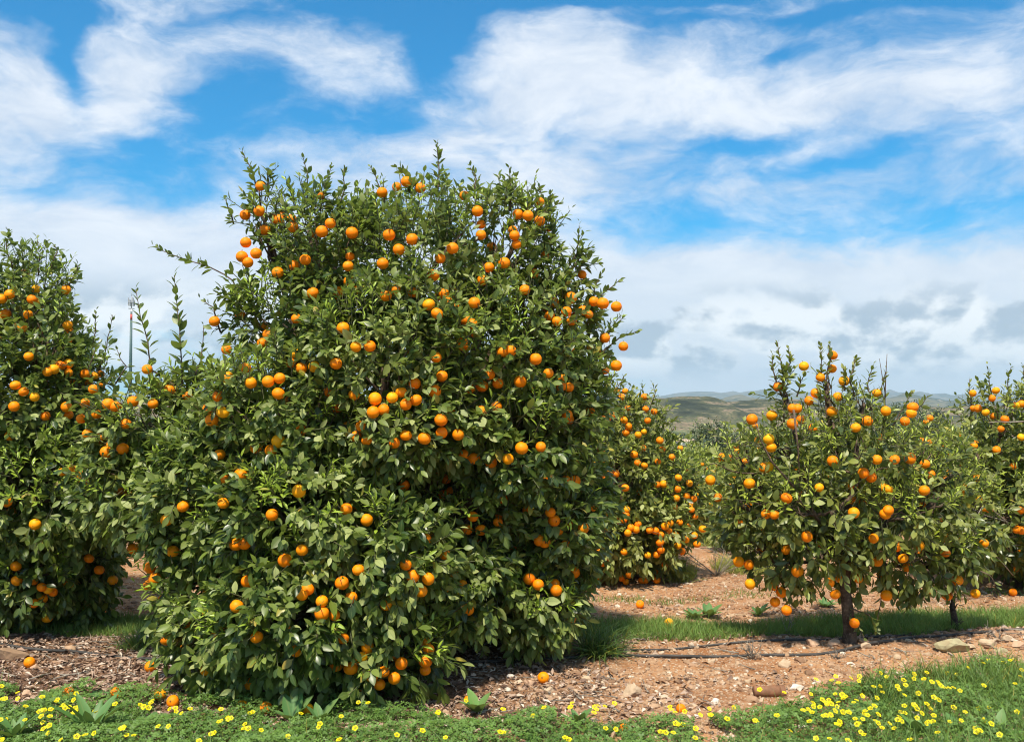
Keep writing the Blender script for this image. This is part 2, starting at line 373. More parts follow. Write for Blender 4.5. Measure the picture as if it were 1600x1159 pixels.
def shoot_leaves(pts, size, rs, n=14, young=0., t0=.0, dens=None):
    n = int(n*1.7)
    """leaves along a long shoot given by points"""
    pts = np.asarray(pts); seg = np.linalg.norm(np.diff(pts, axis=0), axis=1); cum = np.concatenate([[0], np.cumsum(seg)]); Lt = cum[-1]
    tt = np.linspace(t0, 1, n)*Lt; base = np.stack([np.interp(tt, cum, pts[:, k]) for k in range(3)], 1)
    A = nrm(np.stack([np.interp(np.clip(tt+.02, 0, Lt), cum, pts[:, k])-np.interp(np.clip(tt-.02, 0, Lt), cum, pts[:, k]) for k in range(3)], 1))
    U = nrm(np.cross(A, np.array([.13, .9, .2]))); W = np.cross(A, U); ph = np.arange(n)*2.4+rs.normal(0, .7, n)+rs.uniform(0, 6)
    rad = U*np.cos(ph)[:, None]+W*np.sin(ph)[:, None]; T = tt/Lt; base = base+A*rs.normal(0, .012, (n, 1))
    D = nrm(rad*(.9-.4*T)[:, None]+A*(.45+.6*T)[:, None]+rs.normal(0, .12, (n, 3)))
    Nr = A*.9+np.array([0, 0, .3])+rs.normal(0, .25, (n, 3)); sz = size*rs.uniform(.6, 1.25, n)*(1.05-.55*T**2)
    return [base, D, Nr, sz, rs.uniform(.8, 1.1, n), rs.uniform(.2, .8, n), np.full(n, young)+rs.uniform(0, .1, n)]
def build_crown(name, arrs, tmpl, mat, parent, twigs=None):
    a = [np.concatenate([x[i] for x in arrs]) for i in range(7)]
    base, D, Nr, sz, wd, r, kd = a
    X, Y, Z = frames(D, nrm(Nr)); S = np.stack([sz*wd, sz, sz], 1)
    v, f, at_ = expand(*tmpl, base+D*.006, X, Y, Z, S, np.stack([r, kd], 1))
    parts = [(v, f, at_)]; mi = None
    if twigs is not None:
        nleaf = sum(len(q) for q in f)
        p0, p1 = twigs; n = len(p0); d = nrm(p1-p0); X2, Y2, Z2 = frames(d, np.tile([0., 0, 1], (n, 1))+1e-3)
        w = .0030; T = np.array([(math.cos(k*2.094), e, math.sin(k*2.094)) for e in (0, 1) for k in range(3)]); TF = [np.array([(k, (k+1) % 3, 3+(k+1) % 3, 3+k) for k in range(3)])]
        ln = np.linalg.norm(p1-p0, axis=1); S2 = np.stack([np.full(n, w), ln, np.full(n, w)], 1)
        parts.append(expand(T, TF, np.full((6, 2), .5), p0, X2, Y2, Z2, S2, np.tile([.5, .1], (n, 1))))
        v, f, at_ = merge(parts); mi = np.zeros(sum(len(q) for q in f), np.int32); mi[nleaf:] = 1
    return mesh(name, v, f, [mat, M_TWIG], parent, at_, True, midx=mi)

# one orange with its calyx (shared mesh data)
def orange_mesh():
    n, mmm = 14, 20; V = []; Fq = []
    for i in range(n+1):
        th = math.pi*i/n; rr = math.sin(th); z = math.cos(th)
        if i < 3: z -= .045*(1-i/3)**2
        if i > n-2: z += .03
        for k in range(mmm):
            w = 2*math.pi*k/mmm; V.append((rr*math.cos(w), rr*math.sin(w), z*.96))
    for i in range(n):
        for k in range(mmm): Fq.append((i*mmm+k, (i+1)*mmm+k, (i+1)*mmm+(k+1) % mmm, i*mmm+(k+1) % mmm))
    nf = len(Fq); b = len(V)
    for k in range(5):
        for (rr, dw, z) in ((.0, 0, .99), (.12, -.35, .965), (.24, 0, .955), (.12, .35, .965)):
            w = k*2*math.pi/5+dw; V.append((rr*math.cos(w), rr*math.sin(w), z))
        Fq.append((b, b+1, b+2, b+3)); b += 4
    for e, z in enumerate((.93, 1.22)):
        for k in range(4): V.append((.045*math.cos(k*1.57)+.03*e, .045*math.sin(k*1.57), z))
    for k in range(4): Fq.append((b+k, b+(k+1) % 4, b+4+(k+1) % 4, b+4+k))
    Fq.append((b+4, b+5, b+6, b+7))
    return np.array(V), np.array(Fq), np.array([0]*nf+[1]*(len(Fq)-nf))
OV, OF, OMI = orange_mesh()
_o = mesh('orange', OV*.0375, OF, [M_ORANGE, M_CALYX], midx=OMI); ORANGE_ME = _o.data; bpy.data.objects.remove(_o)
def put_orange(name, p, r, parent=None, rs=random, tilt=.5):
    o = bpy.data.objects.new(name, ORANGE_ME); COL.objects.link(o)
    if parent is not None: o.parent = parent; p = np.asarray(p)-np.asarray(parent.location)
    o.location = [float(a) for a in p]; o.scale = (r/.0375*rs.uniform(.95, 1.04), r/.0375, r/.0375*rs.uniform(.90, 1.06))
    o.rotation_euler = (rs.uniform(-tilt, tilt), rs.uniform(-tilt, tilt), rs.uniform(0, 6.28)); return o
def first_hit(lobes, px, py):
    r = ray(px, py); best = None
    for c, rd in lobes:
        o = (CAM-c)/rd; d = r/rd; a = d@d; b = 2*o@d; cc = o@o-1; q = b*b-4*a*cc
        if q > 0:
            t = (-b-math.sqrt(q))/(2*a)
            if best is None or t < best[0]:
                p = CAM+r*t; best = (t, p, nrm((p-c)/rd/rd))
    return best
def px_lobes(d0, L, cut=.085):
    out = []
    for px, py, rx, rz, off in L:
        d = d0+off; k = d/F; rx = max(rx*.5, rx-cut/k); rz = max(rz*.5, rz-cut/k); c = at(px, py, d); out.append((c, np.array([rx*k, min(rx, rz)*k*.95, rz*k])))
    return out
def parse(s): return [tuple(float(a) for a in w.split(',')) for w in s.split()]

def shell(p, clump): return 1+clump*mn.noise(Vector(p*2.6))*1.3+.26*mn.noise(Vector(p*1.25+40))+.08*mn.noise(Vector(p*6.5+7))
def tree(name, label, d0, base_px, L, fruit_s='', extra=0, spr=190, size=.098, young=.12, tmpl=LEAF_HI, mat=None, group=None, shoots=(), limb=.045,
         trunk_r=.07, seed=1, fr=.0352, K=9, lobes=None, root_xy=None, inner=.16, flat=False, stack=None, nind=100, clump=.16, fork=.45, bare=(), droop=0., openness=0, cutk=1.):
    rs = np.random.default_rng(seed); rr = random.Random(seed)
    lobes = lobes or px_lobes(d0, L, .085*size/.098*cutk)
    if root_xy is None: p = at(base_px, 700, d0); root_xy = (p[0], d0)
    gz = float(g(*root_xy)); root = empty(name, (root_xy[0], root_xy[1], gz), label, 'orange tree', group)
    org = np.array([root_xy[0], root_xy[1], gz])
    # fruit
    fruits = []
    for px, py in parse(fruit_s):
        h = first_hit(lobes, px, py)
        if h is None:
            j = min(range(len(lobes)), key=lambda j: np.linalg.norm(at(px, py, lobes[j][0][1])-lobes[j][0])/lobes[j][1][0]); p = at(px, py, lobes[j][0][1]-.05)
        else:
            d = ray(px, py); d = d/np.linalg.norm(d); q0 = h[1]; rm = min(np.linalg.norm(q0-c_) for c_, _ in lobes if (((q0-c_)/_)**2).sum() < 1.05) if any((((q0-c_)/_)**2).sum() < 1.05 for c_, _ in lobes) else .3; p = q0-d*(max(-.03, (shell(q0, clump)-1)*rm)+size*rr.uniform(.35, 1.0))
        fruits.append((p, fr*rr.uniform(.9, 1.12), 1))
    for k in range(extra):
        c, rd = lobes[rr.randrange(len(lobes))]; v = nrm(rs.normal(size=3)); v[2] *= .6; p = c+v*rd; p = c+v*rd*shell(p, clump)*rr.uniform(.96, 1.12)
        if p[2] < gz+.15 or any((((p-c2)/r2)**2).sum() < .7 for c2, r2 in lobes): continue
        if any(np.linalg.norm(p-f[0]) < .075 for f in fruits): continue
        fruits.append((p, fr*rr.uniform(.82, 1.04), .5 if rr.random() < .6 else 0))
    for k, (p, r, w) in enumerate(fruits):
        q = float(g(p[0], p[1]))+r*1.02
        if p[2] < q: p[2] = q
    # leaves
    arr, tw = crown_leaves(lobes, spr, size, rs, young, inner=inner, K=K, clump=clump, droop=droop)
    arrs = [arr]
    shoot_tubes = []
    for sh in shoots:
        pts = [at(a, b, d0+sh[0]) for a, b in sh[1]]; pts = np.array(pts)
        t = np.linspace(0, 1, len(pts)); tn = np.linspace(0, 1, 9); pts = np.stack([np.interp(tn, t, pts[:, k]) for k in range(3)], 1)
        pts[1:-1] += np.cumsum(rs.normal(0, .006, (7, 3)), 0)*np.sin(np.linspace(.3, 2.9, 7))[:, None]
        arrs.append(shoot_leaves(pts, size*sh[3], rs, sh[2], sh[4] if len(sh) > 4 else 0, sh[5] if len(sh) > 5 else 0))
        shoot_tubes.append(tube(pts, np.linspace(.0065, .0022, 9), 5))
    base, D = arrs[0][0], arrs[0][1]; ctr = base+D*arrs[0][3][:, None]*.5; keep = base[:, 2]-arrs[0][3]*.8 > -1e9
    camd = nrm(CAM-org)
    for p, r, w in fruits:
        v = ctr-p; d = np.linalg.norm(v, axis=1); keep &= d > r*1.15
        if w:
            c = min(lobes, key=lambda l: (((p-l[0])/l[1])**2).sum()); nn = nrm(nrm((p-c[0])/c[1])+(.9 if w == 1 else 0)*nrm(CAM-p))
            al = v@nn; pe = np.linalg.norm(v-al[:, None]*nn, axis=1); keep &= ~((al > 0) & (al < .30) & (pe < r*rr.uniform(.55, 1.5)))
    tipz = base[:, 2]+D[:, 2]*arrs[0][3]; keep &= tipz > g(ctr[:, 0], ctr[:, 1])+.01
    if openness: keep &= rs.random(len(keep)) > openness
    arrs[0] = [a[keep] for a in arrs[0]]
    cr = build_crown('crown', arrs, tmpl, mat or M_LEAF, root, tw if tmpl is not LEAF_LO else None)
    # trunk and limbs
    parts = []; fk = org+np.array([0, 0, fork]); tr = np.array([org-[0, 0, .1], org+[.01, 0, .12*fork], org+[-.015, .01, .6*fork], fk, fk+[0, 0, .12]])
    trunk = mesh('trunk', *tube(tr, [trunk_r*1.9, trunk_r*1.2, trunk_r, trunk_r*1.05, trunk_r*.7], 12)[:2], M_BARK, root)
    tri = []
    for c, rd in lobes:
        e = fk+(c-fk)*.98; mid = fk*.5+e*.5+np.array([rr.uniform(-.08, .08), rr.uniform(-.08, .08), -.06*np.linalg.norm(e-fk)])
        pts = [fk-[0, 0, .1], fk*.7+mid*.3, mid, mid*.45+e*.55, e]; ln = np.linalg.norm(e-fk)
        tri.append(tube(curve(pts[0], pts[0], 0, 2)*0+pts[0] if False else np.array(pts), np.linspace(limb*min(1, .5+ln*.4), .012, 5), 7))
        for q in range(7):
            v = nrm(rs.normal(size=3)); v[2] = abs(v[2])*.8-.15; e2 = e+v*rd*rs.uniform(.75, 1.02); 
            if e2[2] > gz+.1: tri.append(tube(curve(mid*.3+e*.7, e2, -.02, 5, .02), np.linspace(.011, .003, 5), 5))
    for b in bare: pts = np.array([at(a, bb, d0+b[0]) for a, bb in b[1]]); tri.append(tube(pts, np.linspace(b[2], b[2]*.35, len(pts)), 6))
    tri += shoot_tubes
    v, f, a = merge(tri); mesh('limbs', v, f, M_BARK, root, a)
    fruits.sort(key=lambda q: (-q[2], q[0][1]))
    for p, r, w in fruits[:nind]: put_orange('orange', p, r, root, rr)
    rest = fruits[nind:]
    if rest:
        vs = []
        for p, r, w in rest:
            vs.append((OV*r+p, [OF], np.zeros((len(OV), 4))))
        v, f, a = merge(vs); o = mesh('oranges', v, f, [M_ORANGE, M_CALYX], root, None, midx=np.tile(OMI, len(rest))); o['kind'] = 'stuff'
    return root

# ---- fruit positions read off the photograph
FR_MAIN = '''407,291 383,336 405,330 436,343 500,305 516,349 503,362 384,379 378,401 387,410 400,396 460,415 477,406 434,426 597,301 620,292 635,284 657,294 725,306 644,374 623,390 598,412 544,416 545,440 707,388 688,404 677,430 603,462 620,453 645,457 693,459 701,473 670,476 683,490 489,458 529,456 527,471 420,523 410,536 536,513 556,542 578,541 438,553 462,553 354,546 738,506 728,500 608,367 550,364 559,453 463,498
843,316 825,337 807,382 804,368 788,411 764,418 754,438 834,427 892,465 885,487 893,501 928,471 942,474 963,479 870,502 945,528 974,541 894,545 963,571 945,578 785,550 798,548 837,561 878,592 813,596 690,588 778,599 765,585 741,473 820,453 857,583 746,330
455,567 471,575 491,573 384,575 392,598 419,596 437,591 435,615 525,568 514,612 553,617 586,623 599,640 583,644 613,621 627,613 634,632 648,599 650,625 691,587 679,611 733,605 753,603 776,635 689,656 716,679 690,676 573,688 634,680 616,692 663,685 726,711 741,716 693,731 687,741 697,748 435,689 423,704 400,698 467,767 591,776 575,755 636,778 631,758 705,766 694,773 425,804 573,812 687,846 641,735
146,608 133,630 127,654 151,647 169,631 180,635 197,662 230,577 208,627 239,631 293,619 265,609 157,685 137,678 174,696 335,502 348,644 331,656 341,619 356,590 343,710 354,750 377,742 349,786 286,791 166,706 192,701
794,717 841,747 855,747 895,722 898,751 884,750 845,698 938,706 785,779 797,796 860,800 866,813 825,797 843,844 876,603 889,605 886,648 747,849 815,700 375,741
690,851 634,882 645,900 669,904 658,923 696,916 708,893 549,933 560,890 534,910 603,944 678,957 659,964 731,952 725,981 737,1000 744,1008 536,997 574,1010 565,1027 548,1044 526,1038 581,1054 599,1049 593,1069 616,1059 627,1036 665,1033 546,1078 563,1084 806,1020 817,1027 827,904 841,913 851,847 817,995 869,922 897,894 891,967 882,1018
270,861 369,850 382,849 383,893 387,908 357,920 325,956 347,939 370,947 338,992 401,995 390,1067 472,929 481,920 503,939 503,958 535,911 463,1016 472,859 445,875 242,904 233,914 260,998 322,1046 353,1039 525,1037 208,857 246,821 260,812'''
FR_LEFT = '''103,453 15,460 50,468 56,472 2,467 9,491 3,498 106,508 26,509 45,557 84,577 94,571 107,568 107,582 74,581 133,584 37,612 24,602 54,620 22,635 104,636 107,648 71,650 15,681 98,737 128,743 131,752 112,732 25,884 55,819 26,907 65,917 75,920 83,925 67,935 53,942 74,965 88,963 139,872 155,890 176,906 107,911 173,987 161,1000 125,994 142,1013 71,1017 81,1013'''
FR_TWO = '''936,901 937,849 917,878 942,880 975,862 954,910 971,903 978,911 983,898 1012,867 1026,866 1033,859 1031,847 1024,829 1033,835 1041,872 1039,882 1024,895 1065,861 1085,836 1089,850 1072,842 1056,835 981,832 994,827 986,824 1026,921 1008,931 1002,943 1059,852
1007,620 1009,639 1012,657 971,620 963,610 948,600 977,611 956,649 949,654 975,656 982,666 978,676 997,679 1005,700 991,710 1031,688 1022,643 996,723 1007,727 1028,721 1050,714 1035,702 953,737 962,740 977,762 1060,746 1077,755 1037,756 1027,757 1059,764 1073,775 1084,779 1091,772 1057,778 1053,792 979,796 978,804 947,807 957,809 948,816 966,814 975,812 997,819 945,826 1048,817 1062,816 1075,820 1039,822 1045,829 1015,828 1072,843 1098,826 937,860'''
FR_YOUNG = '''1301,555 1256,572 1300,576 1319,595 1370,614 1309,620 1275,614 1264,626 1300,643 1238,638 1246,638 1206,649 1238,662 1270,669 1251,655 1175,655 1201,686 1205,699 1337,668 1355,658 1426,636 1424,645 1414,658 1384,642 1370,718 1398,718 1422,716 1445,725 1454,741 1412,740 1349,739 1361,745 1333,759 1380,761 1388,764 1444,766 1388,797 1383,803 1334,801 1261,838 1365,841 1194,731 1200,729 1240,733 1171,755 1301,720 1197,803 1210,804 1229,778 1400,853 1436,852 1388,851 1110,750
1246,892 1172,912 1209,916 1221,925 1211,940 1229,953 1296,910 1305,928 1335,973 1456,921 1480,930 1524,927 1496,906 1497,885 1385,930 1154,877 1170,882 1477,863 1371,877 1314,903 1418,886 1411,872 1341,903'''
FR_RIGHT = '''1520,614 1556,610 1550,622 1521,638 1528,638 1540,644 1591,633 1596,631 1564,670 1522,696 1557,703 1596,683 1570,655 1583,728 1538,793 1546,795 1595,797 1530,779 1589,827 1596,828 1527,746 1590,889 1592,865 1500,790 1505,760'''
FR_FIVE = '''1453,653 1447,659 1488,714 1500,726 1470,733 1483,740 1488,740 1476,748 1475,756 1479,763'''

MAIN = [(640, 420, 130, 125, 0), (520, 390, 95, 95, -.1), (760, 400, 100, 100, .1), (415, 345, 42, 62, 0), (450, 490, 95, 80, -.3), (600, 560, 165, 120, -.5), (770, 540, 135, 115, -.2),
        (885, 490, 55, 50, 0), (935, 540, 32, 45, .2), (875, 640, 70, 85, -.1), (430, 640, 130, 100, -.6), (620, 655, 160, 88, -.65), (800, 690, 110, 90, -.35), (870, 810, 70, 110, -.1),
        (840, 930, 70, 80, -.1), (225, 655, 85, 65, -.1), (215, 750, 90, 85, -.05), (330, 770, 105, 115, -.5), (285, 900, 60, 90, -.5), (450, 800, 130, 110, -.8), (590, 880, 125, 95, -.85),
        (460, 960, 130, 100, -.95), (330, 990, 70, 75, -.75), (590, 1020, 105, 75, -.85), (720, 920, 75, 70, -.4), (660, 830, 60, 45, -.35), (390, 1050, 70, 45, -.85),
        (620, 620, 210, 260, .55), (600, 850, 240, 170, .45), (820, 760, 120, 200, .3), (330, 640, 80, 70, .1), (810, 360, 68, 62, .05), (480, 345, 66, 58, 0), (870, 430, 60, 60, .1), (910, 610, 52, 70, .1), (745, 800, 66, 62, -.3)]
SH_MAIN = [(0, [(245, 620), (232, 560), (222, 510), (212, 452)], 20, 1.15), (-.1, [(282, 640), (284, 580), (280, 510), (272, 430)], 26, 1.3), (0, [(300, 600), (316, 560), (318, 508)], 12, .8),
           (0, [(372, 470), (368, 440), (345, 425), (300, 405), (262, 395), (243, 386)], 24, .85, 0, .42),
           (0, [(402, 300), (392, 265), (378, 236)], 16, .7), (0, [(415, 300), (420, 275), (432, 262)], 10, .7), (0, [(480, 320), (476, 285), (474, 247)], 18, .75, .1), (0, [(500, 330), (508, 290), (517, 262)], 15, .75),
           (0, [(530, 320), (540, 290), (538, 262)], 14, .75), (0, [(585, 320), (588, 290), (578, 260)], 12, .7), (0, [(684, 300), (682, 265), (683, 225)], 20, .8), (0, [(797, 330), (800, 295), (795, 260)], 14, .8),
           (0, [(840, 340), (858, 330), (876, 316)], 12, .75), (0, [(880, 430), (900, 395), (905, 352)], 14, .75), (0, [(890, 430), (910, 400), (927, 384)], 10, .75), (.1, [(910, 500), (940, 460), (968, 438)], 14, .9),
           (.1, [(920, 490), (935, 460), (938, 430)], 12, .85), (.2, [(930, 560), (965, 530), (994, 518)], 14, .8), (.2, [(940, 530), (960, 510), (975, 495)], 12, .8), (.1, [(840, 350), (845, 310), (842, 290)], 10, .7),
           (0, [(365, 350), (358, 325), (352, 312)], 8, .7), (0, [(640, 300), (632, 275), (620, 262)], 14, 1.0), (0, [(740, 310), (745, 280), (735, 262)], 14, .8), (-.3, [(345, 520), (330, 480), (318, 470)], 10, .7),
           (-.9, [(530, 800), (525, 760), (520, 722)], 16, .62, .45), (-.9, [(545, 800), (550, 765), (553, 740)], 14, .6, .45), (-.9, [(500, 840), (478, 815), (462, 800)], 12, .55, .45), (0, [(150, 620), (140, 580), (150, 540)], 12, .8)]
tree('orange_tree', 'tallest orange tree in the centre, its wide fruit-laden crown touching the ground', 6.6, 590, MAIN, FR_MAIN, 330, spr=300, size=.086, shoots=SH_MAIN, seed=3, trunk_r=.1, limb=.055,
     bare=[(0, [(300, 660), (290, 620), (262, 592), (225, 572)], .016), (.0, [(288, 640), (305, 600), (318, 570)], .012), (0, [(430, 420), (420, 370), (408, 330), (404, 290)], .014), (-.2, [(640, 470), (690, 400), (740, 345)], .016), (-.1, [(690, 400), (730, 380), (765, 370)], .01)])
LEFT = [(20, 450, 85, 75, 0), (-70, 540, 120, 120, 0), (75, 520, 48, 70, -.2), (40, 630, 105, 110, -.3), (125, 590, 50, 50, -.1), (-60, 720, 130, 150, -.2), (60, 760, 120, 110, -.4), (110, 860, 80, 85, -.2),
        (25, 890, 105, 80, -.4), (135, 930, 52, 55, -.1), (0, 640, 150, 200, .5), (0, 850, 150, 130, .4), (-90, 880, 100, 90, 0)]
tree('orange_tree', 'orange tree at the left edge with its crown cut off by the frame', 7.55, 20, LEFT, FR_LEFT, 100, spr=275, size=.086, seed=5, trunk_r=.09, shoots=[
    (0, [(60, 430), (60, 400), (58, 372)], 12, .8), (0, [(20, 420), (12, 390), (14, 358)], 14, .8), (0, [(100, 460), (112, 430), (122, 414)], 12, .9), (0, [(140, 580), (150, 520), (150, 486)], 14, .8),
    (0, [(150, 590), (168, 540), (176, 492)], 14, .8), (0, [(80, 420), (85, 395), (82, 380)], 8, .8), (0, [(-20, 420), (-26, 390), (-20, 368)], 8, .8), (-.2, [(180, 600), (195, 570), (182, 545)], 9, .7)])
TWO = [(1000, 680, 55, 62, 0), (955, 650, 55, 50, 0), (1035, 755, 52, 58, -.1), (950, 750, 80, 80, -.2), (1000, 830, 85, 60, -.3), (940, 860, 60, 50, -.2), (1065, 800, 38, 50, -.1), (1030, 870, 40, 35, -.2), (980, 760, 90, 120, .5)]
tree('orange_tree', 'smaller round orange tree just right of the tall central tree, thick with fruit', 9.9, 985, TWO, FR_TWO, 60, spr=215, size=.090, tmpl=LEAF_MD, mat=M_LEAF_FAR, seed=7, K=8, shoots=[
    (0, [(1005, 640), (1008, 615), (1003, 598)], 10, .8), (0, [(1015, 640), (1022, 615), (1020, 600)], 9, .8), (0, [(1035, 700), (1048, 690), (1052, 680)], 8, .8), (0, [(960, 620), (968, 600), (975, 588)], 9, .8)])
YOUNG = [(1300, 655, 62, 45, .1), (1222, 610, 14, 38, 0), (1290, 590, 16, 32, 0), (1350, 625, 32, 35, .05), (1225, 690, 66, 48, -.1), (1345, 710, 88, 62, -.2), (1430, 715, 50, 48, .1), (1465, 780, 62, 48, .1),
         (1395, 800, 95, 58, -.25), (1265, 790, 85, 65, -.3), (1185, 780, 52, 60, -.1), (1175, 850, 34, 38, 0), (1285, 860, 72, 38, -.2), (1390, 865, 80, 34, -.1), (1470, 850, 46, 34, 0), (1310, 760, 110, 90, .4), (1235, 880, 50, 42, -.1), (1340, 895, 52, 32, .1), (1440, 888, 62, 40, .05), (1508, 850, 44, 44, .15), (1155, 790, 44, 60, .05), (1150, 720, 34, 44, .1), (1490, 740, 44, 50, .25), (1530, 800, 40, 46, .3)]
SH_Y = [(0, [(1225, 660), (1222, 600), (1215, 535)], 34, .85), (0, [(1222, 600), (1235, 565), (1232, 545)], 18, .8), (0, [(1222, 620), (1208, 580), (1206, 555)], 14, .8), (0, [(1292, 660), (1288, 600), (1282, 540)], 32, .85),
        (0, [(1290, 600), (1298, 565), (1296, 540)], 16, .8), (0, [(1335, 620), (1332, 590), (1336, 560)], 16, .8), (0, [(1360, 620), (1358, 595), (1364, 570)], 14, .8), (0, [(1385, 640), (1378, 610), (1384, 580)], 14, .75),
        (0, [(1395, 665), (1412, 640), (1426, 612)], 10, .8, 0, .4), (0, [(1410, 650), (1432, 630), (1450, 618)], 9, .8, 0, .4), (0, [(1320, 610), (1316, 590), (1318, 575)], 10, .8), (0, [(1245, 620), (1252, 595), (1258, 585)], 9, .8),
        (-.2, [(1190, 740), (1150, 738), (1115, 728), (1098, 735)], 12, .9), (-.1, [(1330, 950), (1355, 960), (1372, 985)], 10, .9), (-.1, [(1325, 960), (1345, 985), (1350, 998)], 7, .8), (0, [(1500, 880), (1540, 900), (1560, 925)], 9, .8),
        (-.1, [(1200, 860), (1222, 900), (1228, 940)], 10, .9), (-.1, [(1385, 880), (1378, 930), (1368, 980)], 9, .9)]
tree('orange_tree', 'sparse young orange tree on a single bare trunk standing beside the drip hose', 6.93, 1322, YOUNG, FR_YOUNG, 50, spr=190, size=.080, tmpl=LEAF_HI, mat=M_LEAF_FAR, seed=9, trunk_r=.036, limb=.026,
     inner=.2, fr=.0355, shoots=SH_Y, fork=.62, young=.2, openness=.14, cutk=.75, bare=[(0, [(1382, 640), (1384, 590), (1386, 553)], .005), (0, [(1384, 620), (1378, 585), (1374, 560)], .004), (-.35, [(1320, 850), (1300, 800), (1330, 775), (1345, 745)], .022),
     (-.4, [(1240, 760), (1205, 720), (1190, 690), (1180, 660)], .008), (-.4, [(1240, 640), (1247, 700), (1250, 760)], .008)])
RIGHT = [(1555, 650, 48, 55, 0), (1610, 700, 80, 90, 0), (1525, 705, 50, 55, 0), (1560, 800, 90, 75, -.3), (1490, 820, 50, 55, 0), (1630, 850, 80, 60, -.1), (1580, 760, 90, 110, .5), (1680, 740, 90, 120, .2)]
def rp(*a): return a
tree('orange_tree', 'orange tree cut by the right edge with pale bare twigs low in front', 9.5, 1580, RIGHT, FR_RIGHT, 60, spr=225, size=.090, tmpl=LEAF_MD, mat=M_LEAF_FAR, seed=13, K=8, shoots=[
    (0, [(1550, 620), (1548, 595), (1543, 572)], 12, .8), (0, [(1575, 620), (1578, 595), (1580, 572)], 12, .8), (0, [(1520, 660), (1518, 620), (1515, 592)], 10, .8), (0, [(1600, 620), (1602, 590), (1598, 570)], 10, .8)])
# bare twig tangle in front of the right tree
tw = []; rs = np.random.default_rng(4)
for k in range(26):
    x0 = rs.uniform(1500, 1600); y0 = rs.uniform(800, 900); x1 = x0-rs.uniform(30, 120); y1 = y0-rs.uniform(-30, 90)
    tw.append(tube(curve(at(x0, y0, 8.9), at(x1, y1, 8.5+rs.uniform(-.2, .2)), rs.uniform(-.05, .1), 6, .02), np.linspace(.006, .0025, 6), 4))
v, f, a = merge(tw); rt = bpy.data.objects['orange_tree.004']; mesh('bare_twigs', v, f, M_DEAD, rt, a)
mesh('bare_branch', *tube(curve(at(1480, 850, 8.4), at(1560, 765, 9.0), .0, 6, .01), np.linspace(.012, .006, 6), 5)[:2], M_DEAD, rt)
mesh('bare_branch', *tube(curve(at(1545, 660, 8.8), at(1605, 658, 9.1), .0, 5, .005), np.linspace(.004, .008, 5), 5)[:2], M_DEAD, rt)
FIVE = [(1445, 700, 48, 42, 0), (1400, 690, 40, 35, .1), (1480, 755, 55, 55, 0), (1420, 770, 60, 60, .1), (1500, 700, 44, 40, .1), (1360, 690, 40, 38, .2), (1500, 800, 60, 60, 0)]
tree('orange_tree', 'orange tree seen in the gap between the young tree and the right edge tree', 12.6, 1455, FIVE, FR_FIVE, 50, spr=130, size=.105, tmpl=LEAF_MD, mat=M_LEAF_FAR, seed=15, K=8, fr=.04)
THREE = [(1165, 700, 38, 48, 0), (1150, 770, 40, 60, -.1), (1220, 740, 70, 80, 0), (1180, 830, 60, 50, -.1), (1260, 800, 60, 70, .1)]
tree('orange_tree', 'orange tree half hidden behind the left side of the young tree', 11.6, 1195, THREE, '1179,716 1163,721 1170,811 1168,826 1172,832 1142,715 1150,745 1160,790 1145,800 1180,665', 50, spr=130, size=.105, tmpl=LEAF_MD, mat=M_LEAF_FAR, seed=17, K=8, fr=.04)
SIX = [(1085, 745, 38, 36, 0), (1125, 770, 34, 40, .1), (1100, 810, 45, 40, 0), (1060, 790, 36, 50, .1)]
tree('orange_tree', 'low orange tree beyond the lane, between the round tree and the young tree', 14.2, 1095, SIX, '1045,722 1063,700 1090,760 1080,790 1110,790 1120,800', 30, spr=110, size=.11, tmpl=LEAF_LO, mat=M_LEAF_FAR, seed=19, K=8, fr=.04, young=.2)
for o in list(COL.objects):
    pass
# trees of the second row hidden mostly behind the two big trees
def generic_lobes(x, y, h, w, rs):
    z0 = float(g(x, y)); L = [(np.array([x, y, z0+h*.55]), np.array([w*.42, w*.42, h*.42]))]
    for k in range(9):
        a = rs.uniform(0, 6.28); q = rs.uniform(.25, .85); r = w*.5*(.75 if q > .6 else 1)
        L.append((np.array([x+math.cos(a)*r*.62, y+math.sin(a)*r*.62, z0+h*q*.95]), np.array([w*.2, w*.2, h*.17])*rs.uniform(.8, 1.25)))
    return L
GLAB = ['orange tree behind the left edge tree, its top just below the skyline', 'orange tree glimpsed between the left edge tree and the tall central tree', 'orange tree mostly hidden behind the tall central tree']
for k, (x, y, h, w) in enumerate([(-5.6, 11.0, 1.7, 1.9), (-3.3, 11.2, 1.65, 1.9), (-1.1, 11.0, 1.7, 1.9)]):
    rs = np.random.default_rng(30+k)
    tree('orange_tree', GLAB[k], 11, 0, None, '', 90, spr=110, size=.11, tmpl=LEAF_LO, mat=M_LEAF_FAR, seed=30+k, K=8, lobes=generic_lobes(x, y, h, w, rs), root_xy=(x, y), fr=.04, nind=60)
